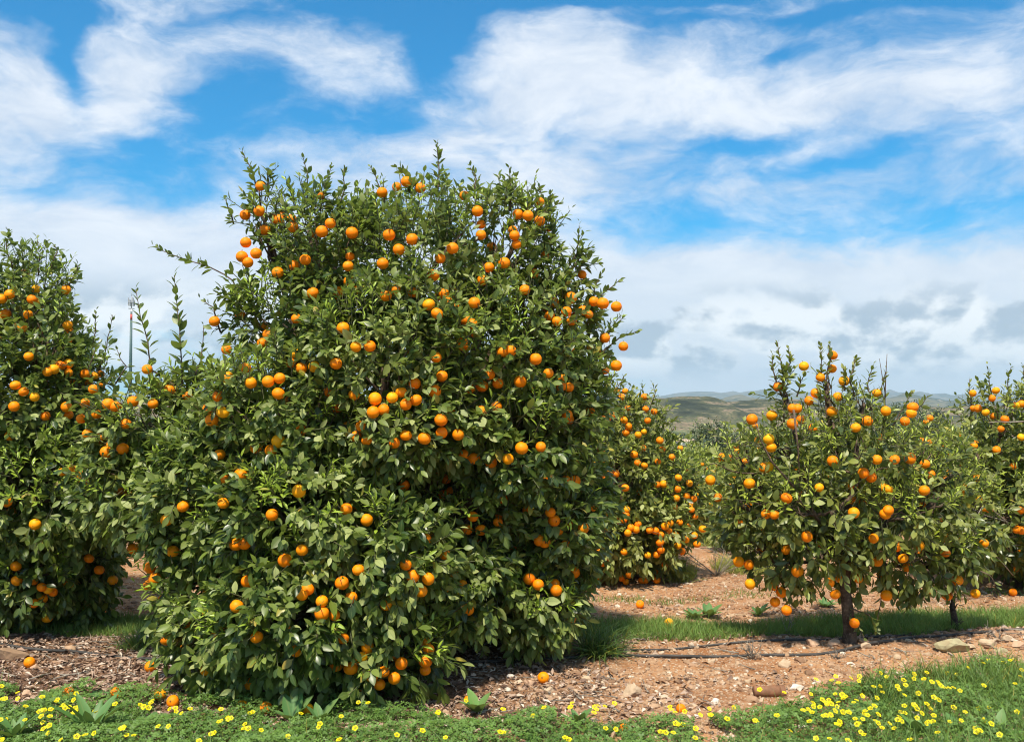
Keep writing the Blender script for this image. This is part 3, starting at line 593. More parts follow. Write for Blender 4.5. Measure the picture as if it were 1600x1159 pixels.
# farther rows: two trees copied with their parts
protos = []
for k in range(3):
    rs = np.random.default_rng(50+k)
    protos.append(tree('orange_tree', 'x', 16, 0, None, '', 60, spr=75, size=.13, tmpl=LEAF_LO, mat=M_LEAF_FAR, seed=50+k, K=8, lobes=generic_lobes(0, 17, 1.9, 2.1, rs), root_xy=(0, 17), fr=.042, nind=30, young=.2))
rr = random.Random(5); first = [True]*3; far = []
for (row, y) in enumerate((17.2, 20.5, 24.5, 29, 34, 40, 47, 55)):
    n = int(y*.62/2.6)+1
    for i in range(-n, n+1):
        x = i*2.6+(row % 2)*1.0+rr.uniform(-.25, .25)
        if abs(x) > y*.58: continue
        far.append((x, y+rr.uniform(-.4, .4), row))
used = set()
for (x, y, row) in far:
    k = rr.randrange(3); src = protos[k]
    if k not in used: r = src; used.add(k)
    else:
        r = src.copy(); COL.objects.link(r)
        for ch in src.children:
            c = ch.copy(); c.parent = r; COL.objects.link(c)
    r.location = (x, y, float(g(x, y))); r.rotation_euler = (0, 0, rr.uniform(0, 6.28)); s = rr.uniform(.8, 1.0); r.scale = (s, s, s)
    r['label'] = 'distant orange tree in the rows that fall away behind the front trees'; r['group'] = 'orange trees in the far rows'

# ------------------------------------------------------------------ far dark trees, houses, mast
def bushy_tree(label, px, d, hpx_top, wpx, mat, seed, name='dark_tree', cat='tree', size=.35, spr=6):
    rs = np.random.default_rng(seed); p = at(px, 700, d); x, y = p[0], d; z0 = float(g(x, y)); top = at(px, hpx_top, d)[2]; h = max(1.5, top-z0); w = wpx*d/F
    root = empty(name, (x, y, z0), label, cat)
    L = [(np.array([x+rs.uniform(-.3, .3)*w, y+rs.uniform(-.3, .3)*w, z0+h*rs.uniform(.45, .86)]), np.array([w*.2, w*.2, h*.16])) for _ in range(13)]+[(np.array([x, y, z0+h*.6]), np.array([w*.33, w*.33, h*.34]))]
    arr, tw = crown_leaves(L, spr, size, rs, .05, K=8); build_crown('crown', [arr], LEAF_LO, mat, root)
    t = []
    for c, rd in L[:6]: t.append(tube(curve([x, y, z0+h*.25], c, 0, 4, .05), np.linspace(w*.02, w*.008, 4), 5))
    t.append(tube([[x, y, z0-.2], [x, y, z0+h*.28]], [w*.035, w*.025], 7)); v, f, a = merge(t); mesh('trunk', v, f, M_BARK, root); return root
bushy_tree('wispy grey-green tree standing alone beyond the orchard in front of the hills', 1112, 75, 664, 62, M_SCRUB, 61, size=.3, spr=14)
for k, (px, tp, w) in enumerate([(1405, 634, 34), (1432, 632, 40), (1462, 637, 30), (1062, 684, 26), (1028, 680, 26), (1160, 676, 30), (1532, 640, 40)]):
    L_ = ['dark round tree on the skyline just right of the young tree top', 'largest of the dark trees on the skyline right of the young tree', 'low dark tree ending the skyline clump beside the right edge tree', 'small dark tree in the valley below the scrubby hill, nearest the round orange tree', 'dark valley tree at the foot of the hill, leftmost', 'dark valley tree right of the wispy grey-green tree', 'dark skyline tree hidden behind the right edge orange tree'][k]
    bushy_tree(L_, px, 150+k*9, tp, w, M_SCRUB, 70+k, size=.55, spr=4.5)
M_WALL = simple('house_wall', (.72, .62, .54), .9, .08, 2, .1); M_ROOF = simple('roof_tile', (.50, .36, .28), .9, .25, 3, .4); M_WIN = simple('window_glass', (.03, .035, .04), .2)
def box(x0, x1, y0, y1, z0, z1):
    V = np.array([(x, y, z) for z in (z0, z1) for y in (y0, y1) for x in (x0, x1)], float)
    return V, [np.array([(0, 2, 3, 1), (4, 5, 7, 6), (0, 1, 5, 4), (2, 6, 7, 3), (0, 4, 6, 2), (1, 3, 7, 5)])], np.zeros((8, 4))
def house(label, px, py, d, w, h, dep):
    c = at(px, py, d); x = c[0]; gz = float(g(x, d)); root = empty('house', (x, d, gz), label, 'house'); z1 = c[2]
    mesh('wall', *box(x-w/2, x+w/2, d, d+dep, gz-1, z1)[:2], M_WALL, root, smooth=False)
    V = np.array([(x-w/2-.3, d-.3, z1+.003), (x+w/2+.3, d-.3, z1+.003), (x+w/2+.3, d+dep+.3, z1+.003), (x-w/2-.3, d+dep+.3, z1+.003), (x-w/2+.3, d+dep/2, z1+h), (x+w/2-.3, d+dep/2, z1+h)])
    mesh('roof', V, [np.array([(0, 1, 5, 4), (2, 3, 4, 5)]), np.array([(1, 2, 5), (3, 0, 4)]), np.array([(3, 2, 1, 0)])], M_ROOF, root, smooth=False)
    for q in (-.3, .02, .32):
        wx = x+q*w; mesh('window', *box(wx-.45, wx+.45, d-.04, d+.1, z1-1.7, z1-.6)[:2], M_WIN, root, smooth=False)
house('small pale house half hidden by orange trees beyond the lane', 1126, 703, 130, 2.3, .35, 3)
house('low white house roof just above the orange trees, left of the other house', 1076, 690, 165, 3.0, .4, 4)
M_POLE = simple('mast_paint', (.06, .11, .11), .5, .1, 4); M_RED = simple('mast_red', (.55, .08, .06), .5); M_WHITE = simple('mast_white', (.75, .75, .75), .5); M_GALV = simple('galvanised', (.30, .31, .33), .45, .2, 6)
md = 170.; mb = at(203, 640, md); mx = mb[0]; mgz = float(g(mx, md)); k = md/F; zt = lambda py: at(203, py, md)[2]
mast = empty('phone_mast', (mx, md, mgz), 'tall grey-green phone mast with red and white top behind the left trees', 'mast')
mesh('pole', *tube([(mx, md, mgz-1), (mx, md, zt(560)), (mx, md, zt(500))], [3.2*k, 2.3*k, 1.8*k], 12)[:2], M_POLE, mast)
mesh('red_band', *tube([(mx, md, zt(499.9)), (mx, md, zt(491))], [1.75*k, 1.65*k], 12)[:2], M_RED, mast)
mesh('white_band', *tube([(mx, md, zt(490.9)), (mx, md, zt(482))], [1.6*k, 1.5*k], 12)[:2], M_WHITE, mast)
plat = []
for pz in (482, 473):
    ring = [(mx+4.6*k*math.cos(a), md+4.6*k*math.sin(a), zt(pz)) for a in np.linspace(0, 6.283, 17)]; plat.append(tube(ring, .35*k, 5))
    for a in np.linspace(0, 5.5, 6): plat.append(tube([(mx, md, zt(pz)), (mx+4.6*k*math.cos(a), md+4.6*k*math.sin(a), zt(pz))], .3*k, 5))
plat.append(tube([(mx, md, zt(482)), (mx, md, zt(463))], .8*k, 6)); v, f, a = merge(plat); mesh('platform', v, f, M_GALV, mast)
for a in np.linspace(.3, 6.58, 7)[:-1]:
    ax, ay = mx+4.4*k*math.cos(a), md+4.4*k*math.sin(a); mesh('antenna', *box(ax-.75*k, ax+.75*k, ay-.4*k, ay+.4*k, zt(478), zt(467+2*math.sin(a*3)))[:2], M_GALV, mast, smooth=False)
mesh('lightning_rod', *tube([(mx, md, zt(463)), (mx, md, zt(456))], .3*k, 5)[:2], M_GALV, mast)

# scrub on the near hill and valley
rs = np.random.default_rng(8); n = 2600; hx = rs.uniform(-100, 420, n); hy = rs.uniform(110, 520, n)
iv, ifc = ico(1); dg = bpy.context.evaluated_depsgraph_get()
hz = g(hx, hy); sc_ = rs.uniform(.5, 1.7, n)
X = np.tile([1., 0, 0], (n, 1)); Y = np.tile([0., 1, 0], (n, 1)); Z = np.tile([0., 0, 1], (n, 1))
v, f, a = expand(iv*(1+rs.normal(0, .12, (len(iv), 1))), [ifc], np.full((len(iv), 2), .3), np.stack([hx, hy, hz+.3], 1), X, Y, Z, np.stack([sc_, sc_, sc_*.8], 1), np.stack([rs.random(n), rs.random(n)*.1], 1))
tag(mesh('scrub', v, f, M_SCRUB, None, a), 'dark scrub bushes dotted over the valley below the hills', 'scrub', kind='stuff')

# ------------------------------------------------------------------ ground cover
def scatter_blades(n, fx, hmin, hmax, w, rs, lean=.35, wet=0., mat=M_GRASS, name='grass', label=None):
    x, y = fx(n, rs); n = len(x); z = g(x, y); D = np.stack([rs.normal(0, lean, n), rs.normal(0, lean, n), np.ones(n)], 1)
    up = rs.normal(size=(n, 3)); X, Y, Z = frames(D, up); h = rs.uniform(hmin, hmax, n)
    r = np.clip(np.array([mn.noise(Vector((a*2.2, b*2.2, 3))) for a, b in zip(x, y)])*.5+.5+rs.normal(0, .2, n), 0, .95); k = np.where(rs.random(n) < .04, .9, rs.uniform(0, .45, n))
    return expand(*BLADE, np.stack([x, y, z-.004], 1), X, Y, Z, np.stack([w*rs.uniform(.6, 1.4, n), h, h], 1), np.stack([r, k], 1))
def edge(u):   # far border of the green verge (photo row -> depth) as function of x at y ~ 5.6
    xs_ = np.array([-6, -2.7, -1.5, -.4, 0., .45, .9, 1.3, 1.9, 2.5, 3.0, 5.]); ys_ = np.array([5.95, 5.82, 5.62, 5.45, 5.32, 5.22, 5.2, 5.45, 5.85, 6.25, 6.35, 6.5])
    return np.interp(u, xs_, ys_)
def verge(n, rs, y0=4.3, dens=None, pad=0):
    x = rs.uniform(-4.2, 4.4, n); y = rs.uniform(y0, 6.7, n); nz = np.array([mn.noise(Vector((a*2.3, b*2.3, 0))) for a, b in zip(x, y)])
    k = (y < edge(x)+.16*nz+pad); nz2 = np.array([mn.noise(Vector((a*4.5, b*4.5, 9))) for a, b in zip(x, y)]); k &= (y < edge(x)-.35) | (nz2 > -.15)
    return x[k], y[k]
# clover carpet
rs = np.random.default_rng(21)
T = [(0, 0, 0)]; ta = [(.5, .5)]; Fq = []
for k in range(3):
    a0 = k*2.094; b = len(T)
    for (rr_, da, z) in ((.62, -.62, .10), (1.0, -.30, .14), (.80, 0, .04), (1.0, .30, .14), (.62, .62, .10)):
        T.append((rr_*math.cos(a0+da), rr_*math.sin(a0+da), z)); ta.append((.5, rr_))
    Fq += [(0, b, b+1, b+2), (0, b+2, b+3, b+4)]
CL = (np.array(T), [np.array(Fq)], np.array(ta))
x, y = verge(125000, rs); n = len(x)
nz = np.array([mn.noise(Vector((a*3.1, b*3.1, 5))) for a, b in zip(x, y)]); patch = np.array([mn.noise(Vector((a*1.1, b*1.1, 15))) for a, b in zip(x, y)])
keep = rs.random(n) < np.clip(1.1-np.clip((x-2.0)*.45, 0, .55)+patch*.4, .25, 1); x, y, nz = x[keep], y[keep], nz[keep]; n = len(x)
z = g(x, y)+np.clip(.055+.05*nz, .015, 1)*rs.uniform(.35, 1.25, n)
up = nrm(np.stack([rs.normal(0, .38, n), rs.normal(0, .38, n)-.15, np.ones(n)], 1)); Yd = nrm(rs.normal(size=(n, 3))); X, Y, Z = frames(Yd, up); X = nrm(np.cross(Y, up)); Y = np.cross(up, X); Z = up
sz = rs.uniform(.010, .018, n)
cl = expand(*CL, np.stack([x, y, z], 1), X, Y, Z, np.stack([sz, sz, sz], 1), np.stack([np.clip(rs.normal(.45+.4*nz, .2, n), 0, .93), rs.uniform(0, .42, n)], 1))
v, f, a = cl; tag(mesh('clover', v, f, M_CLOVER, None, a), 'low green sorrel and clover leaves carpeting the verge in front', 'ground cover', kind='stuff')
# grass in the verge
def vg(n, rs):
    x, y = verge(n, rs, pad=.05); pt = np.array([mn.noise(Vector((a*1.5, b*1.5, 25))) for a, b in zip(x, y)])
    k = rs.random(len(x)) < np.clip(.12+(x-1.6)*.5+.5*pt, .05, 1); return x[k], y[k]
g1 = scatter_blades(70000, vg, .06, .19, .005, rs)
def vg2(n, rs):
    x = rs.uniform(2.0, 4.2, n); y = rs.uniform(5.6, 6.35, n); k = (y < edge(x)+.05*np.sin(x*9)) & (np.sin(x*5+y*3) > -.5); return x[k], y[k]
g2 = scatter_blades(5000, vg2, .08, .17, .006, rs, .28)
v, f, a = merge([g1, g2]); tag(mesh('grass', v, f, M_GRASS, None, a), 'green grass growing through the verge in the foreground', 'grass', kind='stuff')
# grass strip behind the hoses
def strip(n, rs):
    x = rs.uniform(-5.5, 7, n); y = rs.uniform(7.0, 8.2, n)
    c = 7.27+.04*np.sin(x*1.3)+np.clip(x-1.5, 0, 9)*.29+np.clip(-x, 0, 6)*.08; hw = .36+.05*np.sin(x*2.1+1)
    nz = np.array([mn.noise(Vector((a*2.6, b*2.6, 35))) for a, b in zip(x, y)]); k = np.abs(y-c)+.12*nz < hw; return x[k], y[k]
g3 = scatter_blades(120000, strip, .04, .12, .005, rs, .4)
def strip2(n, rs):
    x = rs.uniform(-3, 9, n); y = rs.uniform(8.2, 10.6, n); nz = np.array([mn.noise(Vector((a*1.2, b*2.2, 45))) for a, b in zip(x, y)])
    c = 8.75+np.clip(x-2, 0, 9)*.18; k = (np.abs(y-c)+.5*nz < .06+np.clip(x-2.2, 0, 5)*.04); return x[k], y[k]
g4 = scatter_blades(26000, strip2, .03, .09, .006, rs, .5)
g3[2][:, 0] = np.clip(g3[2][:, 0]+.35, 0, .95); v, f, a = merge([g3, g4]); tag(mesh('grass', v, f, M_GRASS, None, a), 'narrow band of green grass running between the tree rows', 'grass', kind='stuff')
def dry(n, rs):
    x = rs.uniform(1.5, 3.2, n); y = rs.uniform(9.6, 13.5, n); nz = np.array([mn.noise(Vector((a*1.6, b*1.2, 55))) for a, b in zip(x, y)]); k = nz > .08; return x[k], y[k]
v, f, a = scatter_blades(15000, dry, .06, .24, .006, rs, .4); a[:, 1] = .75; a[:, 0] = 1
tag(mesh('dry_grass', v, f, M_GRASS, None, a), 'thin straw coloured weeds along the lane between the back trees', 'dry grass', kind='stuff')

# gravel
def lump_templates(k, rs, sub=1):
    out = []; iv, fc = ico(sub)
    for _ in range(k):
        d = iv.copy(); 
        for q in range(5):
            nn = nrm(rs.normal(size=3)); h = rs.uniform(.45, .85); t = d@nn; d = d-np.clip(t-h, 0, None)[:, None]*nn
        d *= 1+rs.normal(0, .05, (len(d), 1)); out.append((d, [fc], np.full((len(d), 2), .5)))
    return out
rs = np.random.default_rng(33); parts = []
for T_ in lump_templates(7, rs):
    n = 9500; y = 4.9+rs.random(n)**1.15*6.2; x = rs.uniform(-.62, .62, n)*y
    dn = np.array([mn.noise(Vector((a*1.7, b*1.7, 65))) for a, b in zip(x, y)]); right = 1/(1+np.exp(-(x-.3)*1.6))
    k = rs.random(n) < np.clip(.25+.65*right+.7*dn, .05, 1); x, y = x[k], y[k]; n = len(x)
    s_ = np.clip(rs.lognormal(-4.85, .5, n), .003, .034); s_ = np.where(y > 8, s_*1.1, s_)
    Yd = nrm(rs.normal(size=(n, 3))*[1, 1, .35]); X, Y, Z = frames(Yd, np.tile([0, 0, 1.], (n, 1))+rs.normal(0, .2, (n, 3)))
    parts.append(expand(*T_, np.stack([x, y, g(x, y)+s_*.18], 1), X, Y, Z, np.stack([s_, s_*rs.uniform(.7, 1.5, n), s_*rs.uniform(.45, .8, n)], 1), np.stack([np.clip(rs.normal(.42, .27, n), 0, 1), rs.random(n)], 1)))
for T_ in lump_templates(5, rs, 2):
    n = 420; y = rs.uniform(5.0, 9.6, n); x = rs.uniform(-.6, .62, n)*y; s_ = np.clip(rs.lognormal(-4.05, .45, n), .010, .045)
    X, Y, Z = frames(nrm(rs.normal(size=(n, 3))*[1, 1, .2]), np.tile([0, 0, 1.], (n, 1)))
    parts.append(expand(*T_, np.stack([x, y, g(x, y)+s_*.05], 1), X, Y, Z, np.stack([s_, s_*rs.uniform(.7, 1.5, n), s_*rs.uniform(.4, .7, n)], 1), np.stack([np.clip(rs.normal(.18, .15, n), 0, 1), rs.random(n)], 1)))
v, f, a = merge(parts); tag(mesh('gravel', v, f, M_GRAVEL, None, a, smooth=False), 'loose pale pebbles and clods scattered over the reddish soil', 'gravel', kind='stuff')
# litter
n = 95000; y = rs.uniform(5.1, 8.6, n); x = rs.uniform(-4.8, 4.5, n)
dn = np.array([mn.noise(Vector((a*1.9, b*1.9, 75))) for a, b in zip(x, y)]); left = 1/(1+np.exp((x-.2)*1.8))
k = rs.random(n) < np.clip(-.02+.8*left*(y < 7.2)+.5*dn, .01, 1); x, y = x[k], y[k]; n = len(x)
D = nrm(rs.normal(size=(n, 3))*[1, 1, .22]+[0, 0, .06]); X, Y, Z = frames(D, nrm(rs.normal(0, .45, (n, 3))+[0, 0, 1])); s_ = rs.uniform(.015, .06, n)
LT = leaf_template((0, .5, 1), (.1, .45, .04), .35, .4)
v, f, a = expand(*LT, np.stack([x, y, g(x, y)+.006+rs.random(n)*.01], 1), X, Y, Z, np.stack([s_*rs.uniform(.5, 1.1, n), s_, s_], 1), np.stack([np.clip(rs.normal(.5, .28, n), 0, 1), rs.random(n)], 1))
tag(mesh('leaf_litter', v, f, M_LITTER, None, a), 'dry brown leaves and bark chips lying under the big trees', 'leaf litter', kind='stuff')
parts = []
for k in range(420):
    x = rs.uniform(-4, 4); y = rs.uniform(5.3, 7.3); a0 = rs.uniform(0, 3.14); L_ = rs.uniform(.05, .32); 
    if x > 0 and rs.random() < .5: continue
    pts = [np.array([x+L_*t*math.cos(a0), y+L_*t*math.sin(a0), 0])+np.append(rs.normal(0, .006, 2), 0) for t in (0, .35, .7, 1)]
    for p in pts: p[2] = g(p[0], p[1])+.008+rs.random()*.008
    parts.append(tube(pts, np.linspace(.004, .0015, 4)*rs.uniform(.7, 1.5), 4))
v, f, a = merge(parts); tag(mesh('fallen_twigs', v, f, M_DEAD, None, a), 'thin grey twigs strewn over the soil under the trees', 'twigs', kind='stuff')

# individual stones
STN = [(1487, 1016, .115, 'green', 'largest stone, greenish tan block lying below the drip hose at the right'), (1514, 1014, .05, 'tan', 'flat tan stone leaning against the large greenish block'), (1413, 1040, .04, 'pink', 'round pinkish stone alone on bare soil below the young tree'),
       (1401, 1029, .03, 'tan', 'small tan stone just above the round pinkish one'), (1243, 1077, .05, 'white', 'bright white stone beside the brown pipe piece'), (1224, 1040, .045, 'tan', 'pale lumpy stone between the young tree trunk and the pipe piece'),
       (989, 1087, .08, 'tan', 'broad tan rock on bare gravel right of the central tree'), (1113, 1035, .035, 'tan', 'pale stone touching the drip hose left of the young tree'), (1117, 1100, .035, 'white', 'white stone near the edge of the verge left of the pipe piece'),
       (1047, 1062, .025, 'tan', 'small tan stone in the middle of the gravel bed'), (830, 1070, .045, 'pink', 'pinkish flat stone by the fallen orange below the central tree'), (856, 1083, .04, 'tan', 'pale rounded stone below the fallen orange near the central tree'),
       (917, 1063, .035, 'tan', 'tan stone left of the broad rock on the gravel'), (1270, 1007, .055, 'pink', 'reddish clod left of the young tree trunk base'), (1305, 1008, .045, 'pink', 'reddish clod touching the young tree trunk base'),
       (1352, 1013, .04, 'tan', 'yellowish stone right of the young tree trunk beside the hose'), (1420, 1003, .035, 'tan', 'half buried tan stone under the rising drip hose'), (1594, 1010, .06, 'pink', 'orange tan stone at the right edge of the picture'),
       (1118, 1101, .03, 'white', 'white stone chip at the verge below the gravel'), (1545, 1008, .06, 'tan', 'tan rock in the rubble right of the greenish block'), (1566, 1019, .045, 'green', 'olive tinted rock near the right edge above the long grass'), (1578, 1000, .05, 'tan', 'pale rock beside the orange tan one at the right edge'),
       (1535, 1026, .035, 'brown', 'brown rock just above the verge near the right edge'), (1452, 1024, .035, 'tan', 'tan rock left of the greenish block on bare soil'), (20, 1030, .10, 'brown', 'dark flat rock half buried at the left edge under the tree'), (800, 1059, .035, 'white', 'small whitish stone touching the fallen orange below the central tree'),
       (55, 1045, .035, 'pink', 'pinkish stone below the fallen orange at the far left'), (1170, 1066, .028, 'tan', 'tan stone just above the brown pipe piece'), (1330, 1038, .025, 'white', 'small white stone below the young tree trunk'),
       (40, 1088, .04, 'pink', 'orange pink stone at the verge among yellow flowers, far left'), (1100, 1062, .028, 'pink', 'pink stone in the gravel left of the pipe piece'), (880, 1045, .03, 'brown', 'brown clod under the grass tuft'), (960, 1052, .04, 'brown', 'dark clod right of the grass tuft')]  # the last clod is plain brown
for k, (px, py, r, mt, lab) in enumerate(STN):
    p = onground(px, py); iv, fc = ico(3); d = iv.copy()
    for q in range(9):
        nn = nrm(rs.normal(size=3)); h = rs.uniform(.35, .75); t = d@nn; d = d-np.clip(t-h, 0, None)[:, None]*nn*.98
    d *= 1+np.array([mn.fractal(Vector(q*1.8+k), .8, 2, 4) for q in d])[:, None]*.12
    d = d*[r*rs.uniform(.95, 1.25), r*rs.uniform(.7, .95), r*rs.uniform(.65, .85)]; a0 = rs.uniform(-.5, .5); c, s_ = math.cos(a0), math.sin(a0); d = d@np.array([[c, s_, 0], [-s_, c, 0], [0, 0, 1]])
    p[2] += r*.22; o = mesh('stone', d+p, fc, M_STONE[mt], None, None, False, loc=p); tag(o, lab, 'stone', 'stones on the soil')
    
# brown pipe piece
p = onground(1202, 1088); pr, pl = .032, .18
root = empty('pipe_piece', p, 'short rusty brown pipe piece lying on the gravel at the verge edge', 'pipe')
ax = np.array([1, .06, 0.]); c0 = p+[0, 0, pr*.92]; e0, e1 = c0-ax*pl/2, c0+ax*pl/2
mesh('tube', *tube([e0, e0+ax*.01, c0, e1-ax*.03], [pr*.97, pr, pr, pr], 20)[:2], M_PIPE, root)
mesh('rim', *tube([e1-ax*.0298, e1-ax*.026, e1-ax*.003, e1], [pr*.98, pr*1.08, pr*1.08, pr*1.0], 20)[:2], M_PIPE, root)
mesh('mouth_shade', *tube([e1+ax*.0004, e1+ax*.001], [pr*.8, pr*.78], 20)[:2], M_PIPE_SHADE, root)  # flat dark disc painted as the shaded hollow; pipe end is closed

# hoses
def hose(label, pxs, r=.011, lift=.008):
    P = [onground(a, b) for a, b in pxs]; P = np.array(P); n = len(P)*10; t = np.linspace(0, len(P)-1, n)
    Q = np.stack([np.interp(t, np.arange(len(P)), P[:, k]) for k in range(3)], 1)
    for _ in range(12): Q[1:-1] = Q[1:-1]*.5+(Q[2:]+Q[:-2])*.25
    Q[:, 2] = g(Q[:, 0], Q[:, 1])+r*(.35+1.1*np.array([abs(mn.noise(Vector((q[0]*2.3, q[1]*2, 80)))) for q in Q])*2)
    v, f, a = tube(Q, r, 10); return tag(mesh('drip_hose', v, f, M_HOSE), label, 'hose', 'black drip hoses along the tree row')
hose('black drip hose nearest the verge, rising to the right past the young tree', [(-60, 1001), (0, 1009), (100, 1021), (220, 1032), (400, 1040), (600, 1040), (740, 1037), (860, 1030), (1000, 1026), (1100, 1028), (1180, 1025), (1255, 1025), (1320, 1019), (1360, 1011), (1400, 1000), (1440, 995), (1540, 990), (1700, 984)], .0105)
hose('black drip hose running behind the other one along the grass band', [(900, 1023), (1030, 1017), (1100, 1010), (1160, 1005), (1260, 1001), (1320, 999), (1400, 994), (1460, 988), (1520, 980), (1600, 970), (1700, 960)], .008)

# dead post, dead weed stems
p = onground(1492, 984); pst = empty('dead_stump', p, 'short twisted dead stump standing in the grass right of the young tree', 'stump')
parts = [tube([p-[0, 0, .03], p+[.0, 0, .08], p+[-.012, .01, .17], p+[-.004, 0, .25]], [.03, .024, .02, .012], 9)]
mesh('trunk', *merge(parts)[:2], M_ROT, pst)
for k in range(9):
    a0 = rs.uniform(0, 6.28); z0 = rs.uniform(.02, .24); q = p+[0, 0, z0]; e = q+[math.cos(a0)*.07, math.sin(a0)*.05, rs.uniform(.0, .09)]
    mesh('twig', *tube(curve(q, e, .01, 4, .008), np.linspace(.006, .002, 4), 5)[:2], M_ROT, pst)
def dead_weed(px, py, h, n, label, spread=.5):
    p = onground(px, py); root = empty('dead_weed', p, label, 'dead weed', 'dead weeds'); parts = []
    for k in range(n):
        e = p+np.array([rs.normal(0, spread)*h, rs.normal(0, spread)*h*.6, h*rs.uniform(.5, 1.1)]); c = curve(p, e, rs.uniform(-.02, .03), 6, .006); parts.append(tube(c, np.linspace(.0035, .001, 6), 4))
        for q in range(2): i = rs.integers(2, 5); parts.append(tube(curve(c[i], c[i]+rs.normal(0, .035, 3)+[0, 0, .02], 0, 3), [.0015, .001, .0008], 4))
    v, f, a = merge(parts); mesh('stems', v, f, M_DEAD, root)
dead_weed(1176, 1030, .12, 14, 'dry brown weed tuft standing on the hose left of the young tree'); dead_weed(1560, 1000, .10, 8, 'dry grey weed tuft near the right edge below the hose', .7)
dead_weed(1232, 992, .22, 4, 'thin dry stems in the grass band left of the young tree trunk', .3); dead_weed(1310, 1030, .05, 8, 'small dry weed beside the young tree trunk', .9)
dead_weed(1120, 900, .35, 22, 'tangled dry bush in the lane left of the young tree', .9); dead_weed(1150, 885, .35, 18, 'second tangled dry bush in the lane, touching the young tree', .8)

# grass tufts
def tuft(px, py, h, n, label, w=.007, spread=.5, kk=.2, dirx=0.):
    p = onground(px, py); D = np.stack([rs.normal(dirx, spread, n), rs.normal(0, spread, n), np.ones(n)*.9], 1); X, Y, Z = frames(D, nrm(rs.normal(0, .4, (n, 3))+nrm(D*[-1, -1, .6]))); hh = h*rs.uniform(.45, 1.1, n)
    Z = np.where((Z[:, 2] < 0)[:, None], -Z, Z); X = np.cross(Y, Z)
    bs = p+np.stack([rs.normal(0, .05, n), rs.normal(0, .04, n), np.zeros(n)], 1); v, f, a = expand(*BLADE, bs, X, Y, Z, np.stack([w*rs.uniform(.6, 1.4, n), hh, hh], 1), np.stack([rs.uniform(0, .7, n), np.where(rs.random(n) < .06, .9, rs.uniform(0, kk, n))], 1))
    return tag(mesh('grass_tuft', v, f, M_GRASS, None, a, loc=p), label, 'grass tuft')
tuft(935, 1024, .36, 380, 'big clump of long grass at the right foot of the tall central tree', .008, .65)
tuft(212, 1012, .22, 160, 'grass clump in the gap between the left edge tree and the central tree')
tuft(1490, 1070, .17, 200, 'long grass clump at the top of the verge below the large stone', .007, .35)
tuft(1560, 1085, .16, 160, 'long grass clump near the right edge of the verge', .007, .35)

# broad weeds
def weed(px, py, n, ln, wd, label, up=.8, name='broadleaf_weed', kk=.1):
    p = onground(px, py); a0 = np.arange(n)*2.4+rs.uniform(0, 6); D = nrm(np.stack([np.cos(a0), np.sin(a0), rs.uniform(up*.6, up*1.5, n)], 1)); X, Y, Z = frames(D, np.tile([0, 0, 1.], (n, 1)))
    s_ = ln*rs.uniform(.6, 1.1, n); v, f, a = expand(*LEAF_HI, np.tile(p, (n, 1)), X, Y, Z, np.stack([s_*wd, s_, s_], 1), np.stack([rs.uniform(.2, .7, n), rs.uniform(0, kk, n)], 1))
    return tag(mesh(name, v, f, M_WEED, None, a, loc=p), label, 'weed', 'broad leaved weeds')
weed(142, 1150, 9, .24, .55, 'tall strap-leaved weed among the flowers left of the central tree', 1.6, kk=.3); weed(22, 1158, 8, .20, .6, 'strap-leaved weed at the bottom left corner', 1.2, kk=.3); weed(95, 1157, 7, .16, .6, 'strap-leaved weed at the bottom, second from left', 1.3, kk=.4)
weed(105, 1096, 6, .12, 1.3, 'round-leaved weed beside the half hidden orange at the verge', .5); weed(160, 1090, 7, .13, 1.3, 'grey-green round-leaved weed left of a fallen orange', .4); weed(225, 1138, 6, .13, .9, 'dark leafed weed near the bottom, left of the central tree', .7)
weed(455, 1130, 7, .17, 1.0, 'pale upright broad weed under the fruit of the central tree', 1.5, kk=.3); weed(500, 1130, 6, .15, .9, 'broad weed right of the pale upright one under the central tree', 1.2); weed(745, 1115, 9, .14, .9, 'leafy weed at the verge edge right of the central tree foot', 1.3, kk=.4)
weed(905, 1135, 9, .13, .7, 'leafy weed at the bottom middle by a fallen orange', 1.2, kk=.4); weed(1435, 1150, 7, .13, 1.1, 'broad-leaved weed in the grass under the yellow flowers', 1.3, kk=.5); weed(1497, 1148, 6, .12, 1.1, 'second broad-leaved weed in the grass, nearer the right edge', 1.2, kk=.5)
weed(1560, 1155, 8, .16, .7, 'pale leafed weed at the bottom right corner', 1.2, kk=.5); weed(1085, 968, 14, .16, .8, 'leafy weed on the sandy lane left of the young tree', .9); weed(1108, 964, 12, .15, .8, 'leafy weed on the lane, right of its twin', .9)
weed(1185, 962, 12, .14, .7, 'leafy weed behind the young tree on the lane', .9); weed(1290, 948, 10, .12, .8, 'small leafy weed behind the young tree trunk', .8); weed(238, 1040, 7, .12, .9, 'fallen leafy sprig on the litter left of the central tree', .5)

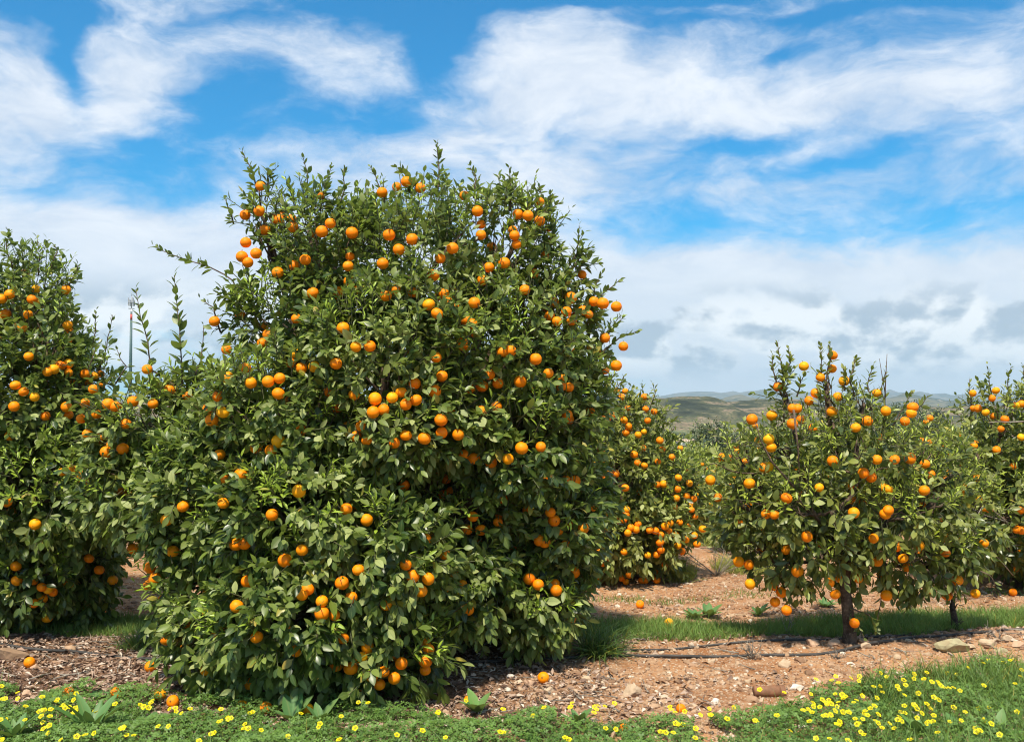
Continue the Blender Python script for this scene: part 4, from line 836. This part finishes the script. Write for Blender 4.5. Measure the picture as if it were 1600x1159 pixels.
# ------------------------------------------------------------------ fallen oranges
FO = [(46, 1043, 'fallen orange on the litter at the far left, nearest the left edge tree'), (107, 1092, 'fallen orange half hidden behind a round leaf at the verge'), (182, 1092, 'fallen orange at the verge between two weeds'), (250, 1094, 'fallen orange on litter at the lower left of the central tree'),
      (849, 1067, 'fallen orange on bare soil right of the central tree'), (733, 1098, 'small orange half buried at the foot of the central tree'), (1045, 980, 'fallen orange on the sandy lane beyond the grass band'), (1064, 1113, 'fallen orange touching yellow flowers at the verge'),
      (975, 1145, 'fallen orange in the clover at the bottom middle'), (1583, 931, 'fallen orange near the right edge on the lane'), (270, 1105, 'yellowish fallen orange behind yellow flowers under the central tree'), (379, 1113, 'reddish fallen orange in shade under the central tree'),
      (415, 1116, 'dark reddish fallen orange in shade right of another under the central tree'), (480, 1118, 'fallen orange in the shade beside the pale upright weed'), (235, 1050, 'fallen orange caught in a leafy sprig left of the central tree'), (1000, 950, 'greenish fallen orange on the lane under the round tree')]
for k, (px, py, lab) in enumerate(FO):
    p = onground(px, py); r = .036 if py < 1000 else .036; p[2] += r*.93
    if k == 5: p[2] -= .015; r = .03
    if k in (7, 8): p[2] -= .012; r = .026
    o = put_orange('fallen_orange', p, r, None, random, 1.5); tag(o, lab, 'orange', 'fallen oranges')

# ------------------------------------------------------------------ yellow flowers
def flower_protos():
    out = []
    for q in range(4):
        rs = np.random.default_rng(90+q); V = []; A = []; Fq = []; op = [.55, .8, .35, 1.0][q]
        for k in range(5):
            a0 = k*1.2566; b = len(V)
            for (rr_, dw, z, al) in ((.06, -.5, 0, 0), (.06, .5, 0, 0), (.55, -.60, .30, .5), (.55, .60, .30, .5), (.96, -.56, .50, 1), (1.10, 0, .44, 1), (.96, .56, .50, 1), (.55, 0, .22, .5)):
                V.append((rr_*math.cos(a0+dw), rr_*math.sin(a0+dw), z*.75*(1.35-op)+rs.normal(0, .02))); A.append((.5, .5, .5, al))
            Fq += [(b, b+1, b+7, b+2), (b+1, b+3, b+7, b+7)][:1]+[(b+2, b+7, b+5, b+4), (b+7, b+3, b+6, b+5)]
        V = np.array(V)*.0142; o = mesh('bloom', V, np.array(Fq), M_PETAL, None, np.array(A)); me = o.data; bpy.data.objects.remove(o)
        v, f, a = tube([(0, 0, -1), (.02, 0, -.6), (.01, .01, -.25), (0, 0, .0)], [.012, .010, .010, .012], 5)
        out.append(me)
    v, f, a = tube([(0, 0, 0), (.10, .04, .4), (.06, .02, .8), (0, 0, 1)], [.016, .014, .012, .018], 5); o = mesh('stem', v*[.12, .12, 1], f, M_STEM); st = o.data; bpy.data.objects.remove(o)
    return out, st
BL, STEM = flower_protos()
FL_R = '''1225,1082 1267,1084 1275,1061 1300,1063 1306,1056 1310,1067 1329,1059 1343,1056 1342,1063 1376,1051 1385,1057 1365,1072 1375,1072 1379,1081 1370,1090 1402,1072 1405,1077 1415,1070 1412,1062 1428,1060 1428,1053 1448,1050 1444,1061 1456,1065 1480,1052 1495,1053 1467,1068 1465,1064 1470,1071 1476,1074 1483,1075 1490,1074 1500,1079 1435,1083 1413,1086 1459,1089 1467,1093 1448,1099 1453,1107 1430,1103 1433,1107 1428,1101 1413,1102 1407,1112 1414,1113 1440,1114 1433,1121 1459,1117 1458,1126 1452,1128 1447,1130 1490,1105 1508,1112 1502,1125 1484,1127 1528,1106 1589,1112 1536,1036 1545,1031 1568,1035 1578,1031 1585,1031 1596,1046 1595,1056 1537,1071 1586,1068 1512,1043 1403,1124 1409,1126 1405,1119 1390,1130 1397,1137 1378,1137 1355,1117 1372,1116 1368,1126 1372,1129 1360,1106 1366,1103 1342,1129 1336,1123 1339,1131 1348,1123 1345,1143 1350,1147 1350,1115 1352,1110 1327,1112 1334,1097 1338,1094 1310,1097 1308,1103 1318,1091 1316,1085 1291,1098 1285,1093 1292,1101 1281,1104 1295,1093 1299,1099 1270,1098 1271,1103 1263,1108 1255,1110 1269,1113 1286,1118 1291,1117 1298,1116 1305,1110 1310,1132 1312,1127 1307,1131 1317,1112 1326,1113 1214,1118 1183,1126 1180,1125 1265,1127 1235,1141 1275,1153 1296,1154 1325,1157 1422,1155 1465,1144 1524,1137 1531,1141 1538,1125 1549,1130 1526,1143 1562,1147 1545,1105 1321,1088 1305,1084 1347,1087'''
FL_M = '''1108,1107 1110,1117 1136,1123 1146,1105 1187,1077 1047,1104 1049,1109 1055,1113 1070,1111 1094,1117 1110,1117 1056,1130 1067,1132 1032,1143 1040,1144 1052,1144 1060,1132 1087,1138 1086,1153 929,1104 932,1108 935,1102 945,1103 960,1099 928,1113 892,1104 890,1106 894,1098 850,1105 833,1118 786,1108 782,1143 787,1144 883,1152 889,1155 946,1138 962,1139 685,1112 683,1115 696,1152 660,1141 728,1094'''
FL_L = '''2,1072 4,1092 8,1091 28,1082 28,1091 40,1103 39,1124 1,1124 10,1124 66,1089 82,1090 90,1092 88,1096 66,1108 62,1112 70,1109 80,1108 97,1103 102,1106 99,1101 108,1104 118,1105 121,1108 117,1112 128,1114 111,1115 121,1127 115,1093 119,1083 65,1119 78,1119 67,1128 77,1133 68,1138 76,1145 95,1155 120,1150 133,1148 148,1111 153,1111 147,1145 180,1100 190,1138 193,1137 198,1148 209,1149 219,1101 225,1104 232,1105 238,1094 236,1098 247,1134 263,1134 265,1107 274,1106 275,1111 284,1114 297,1107 342,1127 346,1126 357,1123 361,1121 355,1120 345,1108 390,1114 395,1112 381,1138 388,1138 383,1131 335,1144 330,1146 408,1140 311,1157 470,1114 498,1135 500,1130 533,1119 555,1137 530,1155 2,1155 3,1157 560,1097 575,1098 450,1150 620,1148'''
rr = random.Random(77)
def flowers(s, label):
    for px, py in parse(s):
        h = rr.uniform(.07, .13) if py > 1060 else rr.uniform(.06, .10)
        p = onground(px, py, h); top = CAM+ray(px, py)*p[1]; h = max(.03, top[2]-p[2])
        root = empty('sorrel_flower', p, label, 'flower', 'yellow sorrel flowers in the verge')
        b = bpy.data.objects.new('bloom', BL[rr.randrange(4)]); COL.objects.link(b); b.parent = root; b.location = (0, 0, h); s_ = rr.uniform(.82, 1.12); b.scale = (s_, s_, s_)
        b.rotation_euler = (rr.uniform(.15, .95), rr.uniform(-.35, .35), rr.uniform(-.6, .6))
        t = bpy.data.objects.new('stem', STEM); COL.objects.link(t); t.parent = root; t.scale = (1, 1, h+.002) if h > 0 else (1, 1, .05)
        t.scale = (.18, .18, h); t.rotation_euler = (0, 0, rr.uniform(0, 6))
flowers(FL_R, 'yellow five-petalled flower in the crowded patch at the right of the verge'); flowers(FL_M, 'yellow flower in the thin scatter along the middle of the verge'); flowers(FL_L, 'yellow five-petalled flower in the patch left and below the central tree')

# ------------------------------------------------------------------ haze
zz = [V_.z for V_ in []]
hb = box(-9500, 9500, -1200, 9000, -75, 330); hv, hf, _ = hb
m, nt = newmat('haze'); N = NT(nt); pv = N.n('ShaderNodeVolumePrincipled'); pv.inputs['Color'].default_value = (.62, .80, 1.0, 1); pv.inputs['Density'].default_value = .00014; pv.inputs['Anisotropy'].default_value = .2
N.out(None, pv.outputs[0]); tag(mesh('haze', hv, hf, m, smooth=False), 'thin blue haze over the valley and hills', 'haze', kind='stuff')

# ------------------------------------------------------------------ light and sky
sun_az, sun_el = R(-166), R(60)      # azimuth from +Y towards +X
sd = bpy.data.lights.new('sun', 'SUN'); sd.energy = 4.6; sd.angle = R(3.5); sd.color = (1, .92, .76); so = bpy.data.objects.new('sun', sd); COL.objects.link(so)
dv = Vector((math.sin(sun_az)*math.cos(sun_el), math.cos(sun_az)*math.cos(sun_el), math.sin(sun_el))); so.rotation_euler = dv.to_track_quat('Z', 'Y').to_euler(); so.location = (0, 0, 50)
w = bpy.data.worlds.new('World'); sc.world = w; w.use_nodes = True; w.node_tree.nodes.clear(); N = NT(w.node_tree)
sky = N.n('ShaderNodeTexSky', sky_type='NISHITA'); sky.sun_disc = False; sky.sun_elevation = sun_el; sky.sun_rotation = sun_az % (2*math.pi); sky.air_density = 1.0; sky.dust_density = .3; sky.ozone_density = 2.0
tc = N.n('ShaderNodeTexCoord').outputs['Generated']; sx = N.n('ShaderNodeSeparateXYZ'); N.l(tc, sx.inputs[0])
U = N.math('ARCTAN2', sx.outputs[0], sx.outputs[1]); W = N.math('ARCSINE', sx.outputs[2])
def dirpx(px, py):
    d = ray(px, py); d = d/np.linalg.norm(d); return math.atan2(d[0], d[1]), math.asin(d[2])
cv = N.n('ShaderNodeCombineXYZ'); N.l(U, cv.inputs[0]); N.l(N.math('MULTIPLY', W, 2.1), cv.inputs[1])
wn = N.n('ShaderNodeTexNoise'); N.l(cv.outputs[0], wn.inputs['Vector']); wn.inputs['Scale'].default_value = 5; wn.inputs['Detail'].default_value = 5
wv = N.n('ShaderNodeVectorMath', operation='SUBTRACT'); N.l(wn.outputs['Color'], wv.inputs[0]); wv.inputs[1].default_value = (.5, .5, .5)
ws = N.n('ShaderNodeVectorMath', operation='SCALE'); N.l(wv.outputs[0], ws.inputs[0]); ws.inputs['Scale'].default_value = .13
wa = N.n('ShaderNodeVectorMath', operation='ADD'); N.l(cv.outputs[0], wa.inputs[0]); N.l(ws.outputs[0], wa.inputs[1]); wsep = N.n('ShaderNodeSeparateXYZ'); N.l(wa.outputs[0], wsep.inputs[0])
Uw = wsep.outputs[0]; Ww = N.math('DIVIDE', wsep.outputs[1], 2.1)
BLOBS = [(112, 90, 26, 60, -1.3, 0), (60, 8, 160, 18, -.9, 0), (350, 170, 120, 42, -.75, .5), (190, 235, 120, 26, -.6, .1), (430, 10, 90, 22, -.7, .2), (690, 75, 55, 45, -1.3, .3), (700, 14, 160, 18, -1.1, 0), (590, 170, 60, 26, -.6, .4), (480, 190, 90, 26, -.5, .5),
         (960, 8, 260, 13, -1.0, 0), (1300, 14, 300, 13, -.8, 0), (1190, 212, 110, 20, -1.0, .1), (1340, 232, 130, 14, -.8, .1), (1400, 330, 330, 24, -.40, 0), (1000, 345, 130, 40, -.4, 0), (1590, 330, 110, 20, -.5, 0), (1180, 365, 200, 20, -.25, 0), (80, 290, 160, 22, -.45, .1), (300, 300, 90, 18, -.4, 0),
         (1000, 70, 50, 22, -.4, 0), (1250, 75, 120, 16, -.45, .1), (545, 45, 40, 30, -.3, 0),
         (40, 160, 95, 75, .95, 0), (215, 110, 75, 65, .6, .3), (480, 45, 120, 30, .35, .1), (560, 80, 120, 25, .25, 0), (640, 235, 190, 30, .45, .35), (850, 130, 130, 55, .5, .3), (960, 100, 170, 45, .4, 0), (1330, 155, 300, 42, .75, -.02), (830, 270, 170, 34, .6, .1), (1100, 290, 250, 16, .25, 0),
         (100, 420, 500, 70, 1.2, 0), (1250, 520, 700, 95, 1.35, 0), (1300, 425, 400, 18, .35, -.05), (700, 420, 400, 60, .6, 0)]
acc = None
for (px, py, a, b, amp, ang) in BLOBS:
    u0, v0 = dirpx(px, py); du = N.math('SUBTRACT', Uw, u0); dv_ = N.math('SUBTRACT', Ww, v0); ca, sa = math.cos(ang), math.sin(ang)
    p_ = N.math('ADD', N.math('MULTIPLY', du, ca*F/a), N.math('MULTIPLY', dv_, sa*F/a)); q_ = N.math('ADD', N.math('MULTIPLY', du, -sa*F/b), N.math('MULTIPLY', dv_, ca*F/b))
    r2 = N.math('ADD', N.math('MULTIPLY', p_, p_), N.math('MULTIPLY', q_, q_)); e = N.math('MULTIPLY', N.math('EXPONENT', N.math('MULTIPLY', r2, -.8)), amp)
    acc = e if acc is None else N.math('ADD', acc, e)
mp = N.n('ShaderNodeMapping'); N.l(wa.outputs[0], mp.inputs[0]); mp.inputs['Rotation'].default_value = (0, 0, -.35); mp.inputs['Scale'].default_value = (1, 1.1, 1)
n1 = N.noise(mp.outputs[0], 7.5, 10, .62, .25); n2 = N.noise(cv.outputs[0], 2.0, 3, .5)
dens = N.math('ADD', N.math('ADD', acc, .50), N.math('MULTIPLY', N.math('SUBTRACT', n1, .5), 2.3)); dens = N.math('ADD', dens, N.math('MULTIPLY', N.math('SUBTRACT', n2, .5), .8)); n5 = N.noise(wa.outputs[0], 24, 7, .6, .2); dens = N.math('ADD', dens, N.math('MULTIPLY', N.math('SUBTRACT', n5, .5), 1.3))
mask = N.step(dens, -.30, 1.35)
low = N.step(W, .05, .20, True, (1, 0))
cs = N.n('ShaderNodeMapping'); N.l(cv.outputs[0], cs.inputs[0]); cs.inputs['Scale'].default_value = (1, .72, 1)
cso = N.n('ShaderNodeVectorMath', operation='ADD'); N.l(cs.outputs[0], cso.inputs[0]); cso.inputs[1].default_value = (-.006, .022, 0)
n3 = N.noise(cs.outputs[0], 8.5, 9, .55, .15); n4 = N.noise(cso.outputs[0], 8.5, 9, .55, .15)
band = N.math('MULTIPLY', N.step(W, .02, .05), N.step(W, .085, .135, True, (1, 0)))
cm = N.math('MULTIPLY', N.step(N.math('ADD', n3, N.math('MULTIPLY', band, .10)), .49, .57), band)
puff = N.math('SUBTRACT', n3, n4)
hi = N.step(n1, .35, .7)
ccol = N.mix(hi, (4.2, 4.9, 5.9), (6.3, 6.6, 7.0)); ccol = N.mix(low, ccol, (5.7, 6.1, 6.5))
cum = N.mix(N.step(puff, -.05, .075), (7.8, 7.8, 7.6), (2.7, 3.3, 3.9)); soft = N.step(N.noise(cs.outputs[0], 4, 5, .5), .42, .62)
ccol = N.mix(N.math('MULTIPLY', N.math('MULTIPLY', soft, band), .45), ccol, (3.7, 4.4, 5.1)); ccol = N.mix(N.math('MULTIPLY', cm, .85), ccol, cum)
skyc = N.mix(1.0, sky.outputs[0], (.0, .72, 1.05), 'MULTIPLY')
col = N.mix(N.math('MULTIPLY', mask, .97), skyc, ccol)
# below the horizon: plain ground colour
col = N.mix(N.step(sx.outputs[2], -.03, -.005, True, (1, 0)), col, (1.6, 1.5, 1.2))
bg = N.n('ShaderNodeBackground'); N.l(col, bg.inputs[0]); bg.inputs[1].default_value = .1; o = N.n('ShaderNodeOutputWorld'); N.l(bg.outputs[0], o.inputs[0])

sc.view_settings.view_transform = 'Standard'; sc.view_settings.look = 'None'; sc.view_settings.exposure = .62; sc.view_settings.gamma = 1
sc.render.engine = 'CYCLES'; cy = sc.cycles
cy.max_bounces = 6; cy.diffuse_bounces = 3; cy.glossy_bounces = 2; cy.transmission_bounces = 4; cy.volume_bounces = 1; cy.transparent_max_bounces = 8; cy.use_denoising = True; cy.caustics_reflective = False; cy.caustics_refractive = False
try: cy.denoiser = 'OPENIMAGEDENOISE'; cy.denoising_input_passes = 'RGB_ALBEDO_NORMAL'
except Exception: pass
cy.sample_clamp_indirect = 8; cy.pixel_filter_type = 'BLACKMAN_HARRIS'; cy.filter_width = 1.1; w.cycles.sampling_method = 'MANUAL'; w.cycles.sample_map_resolution = 1024
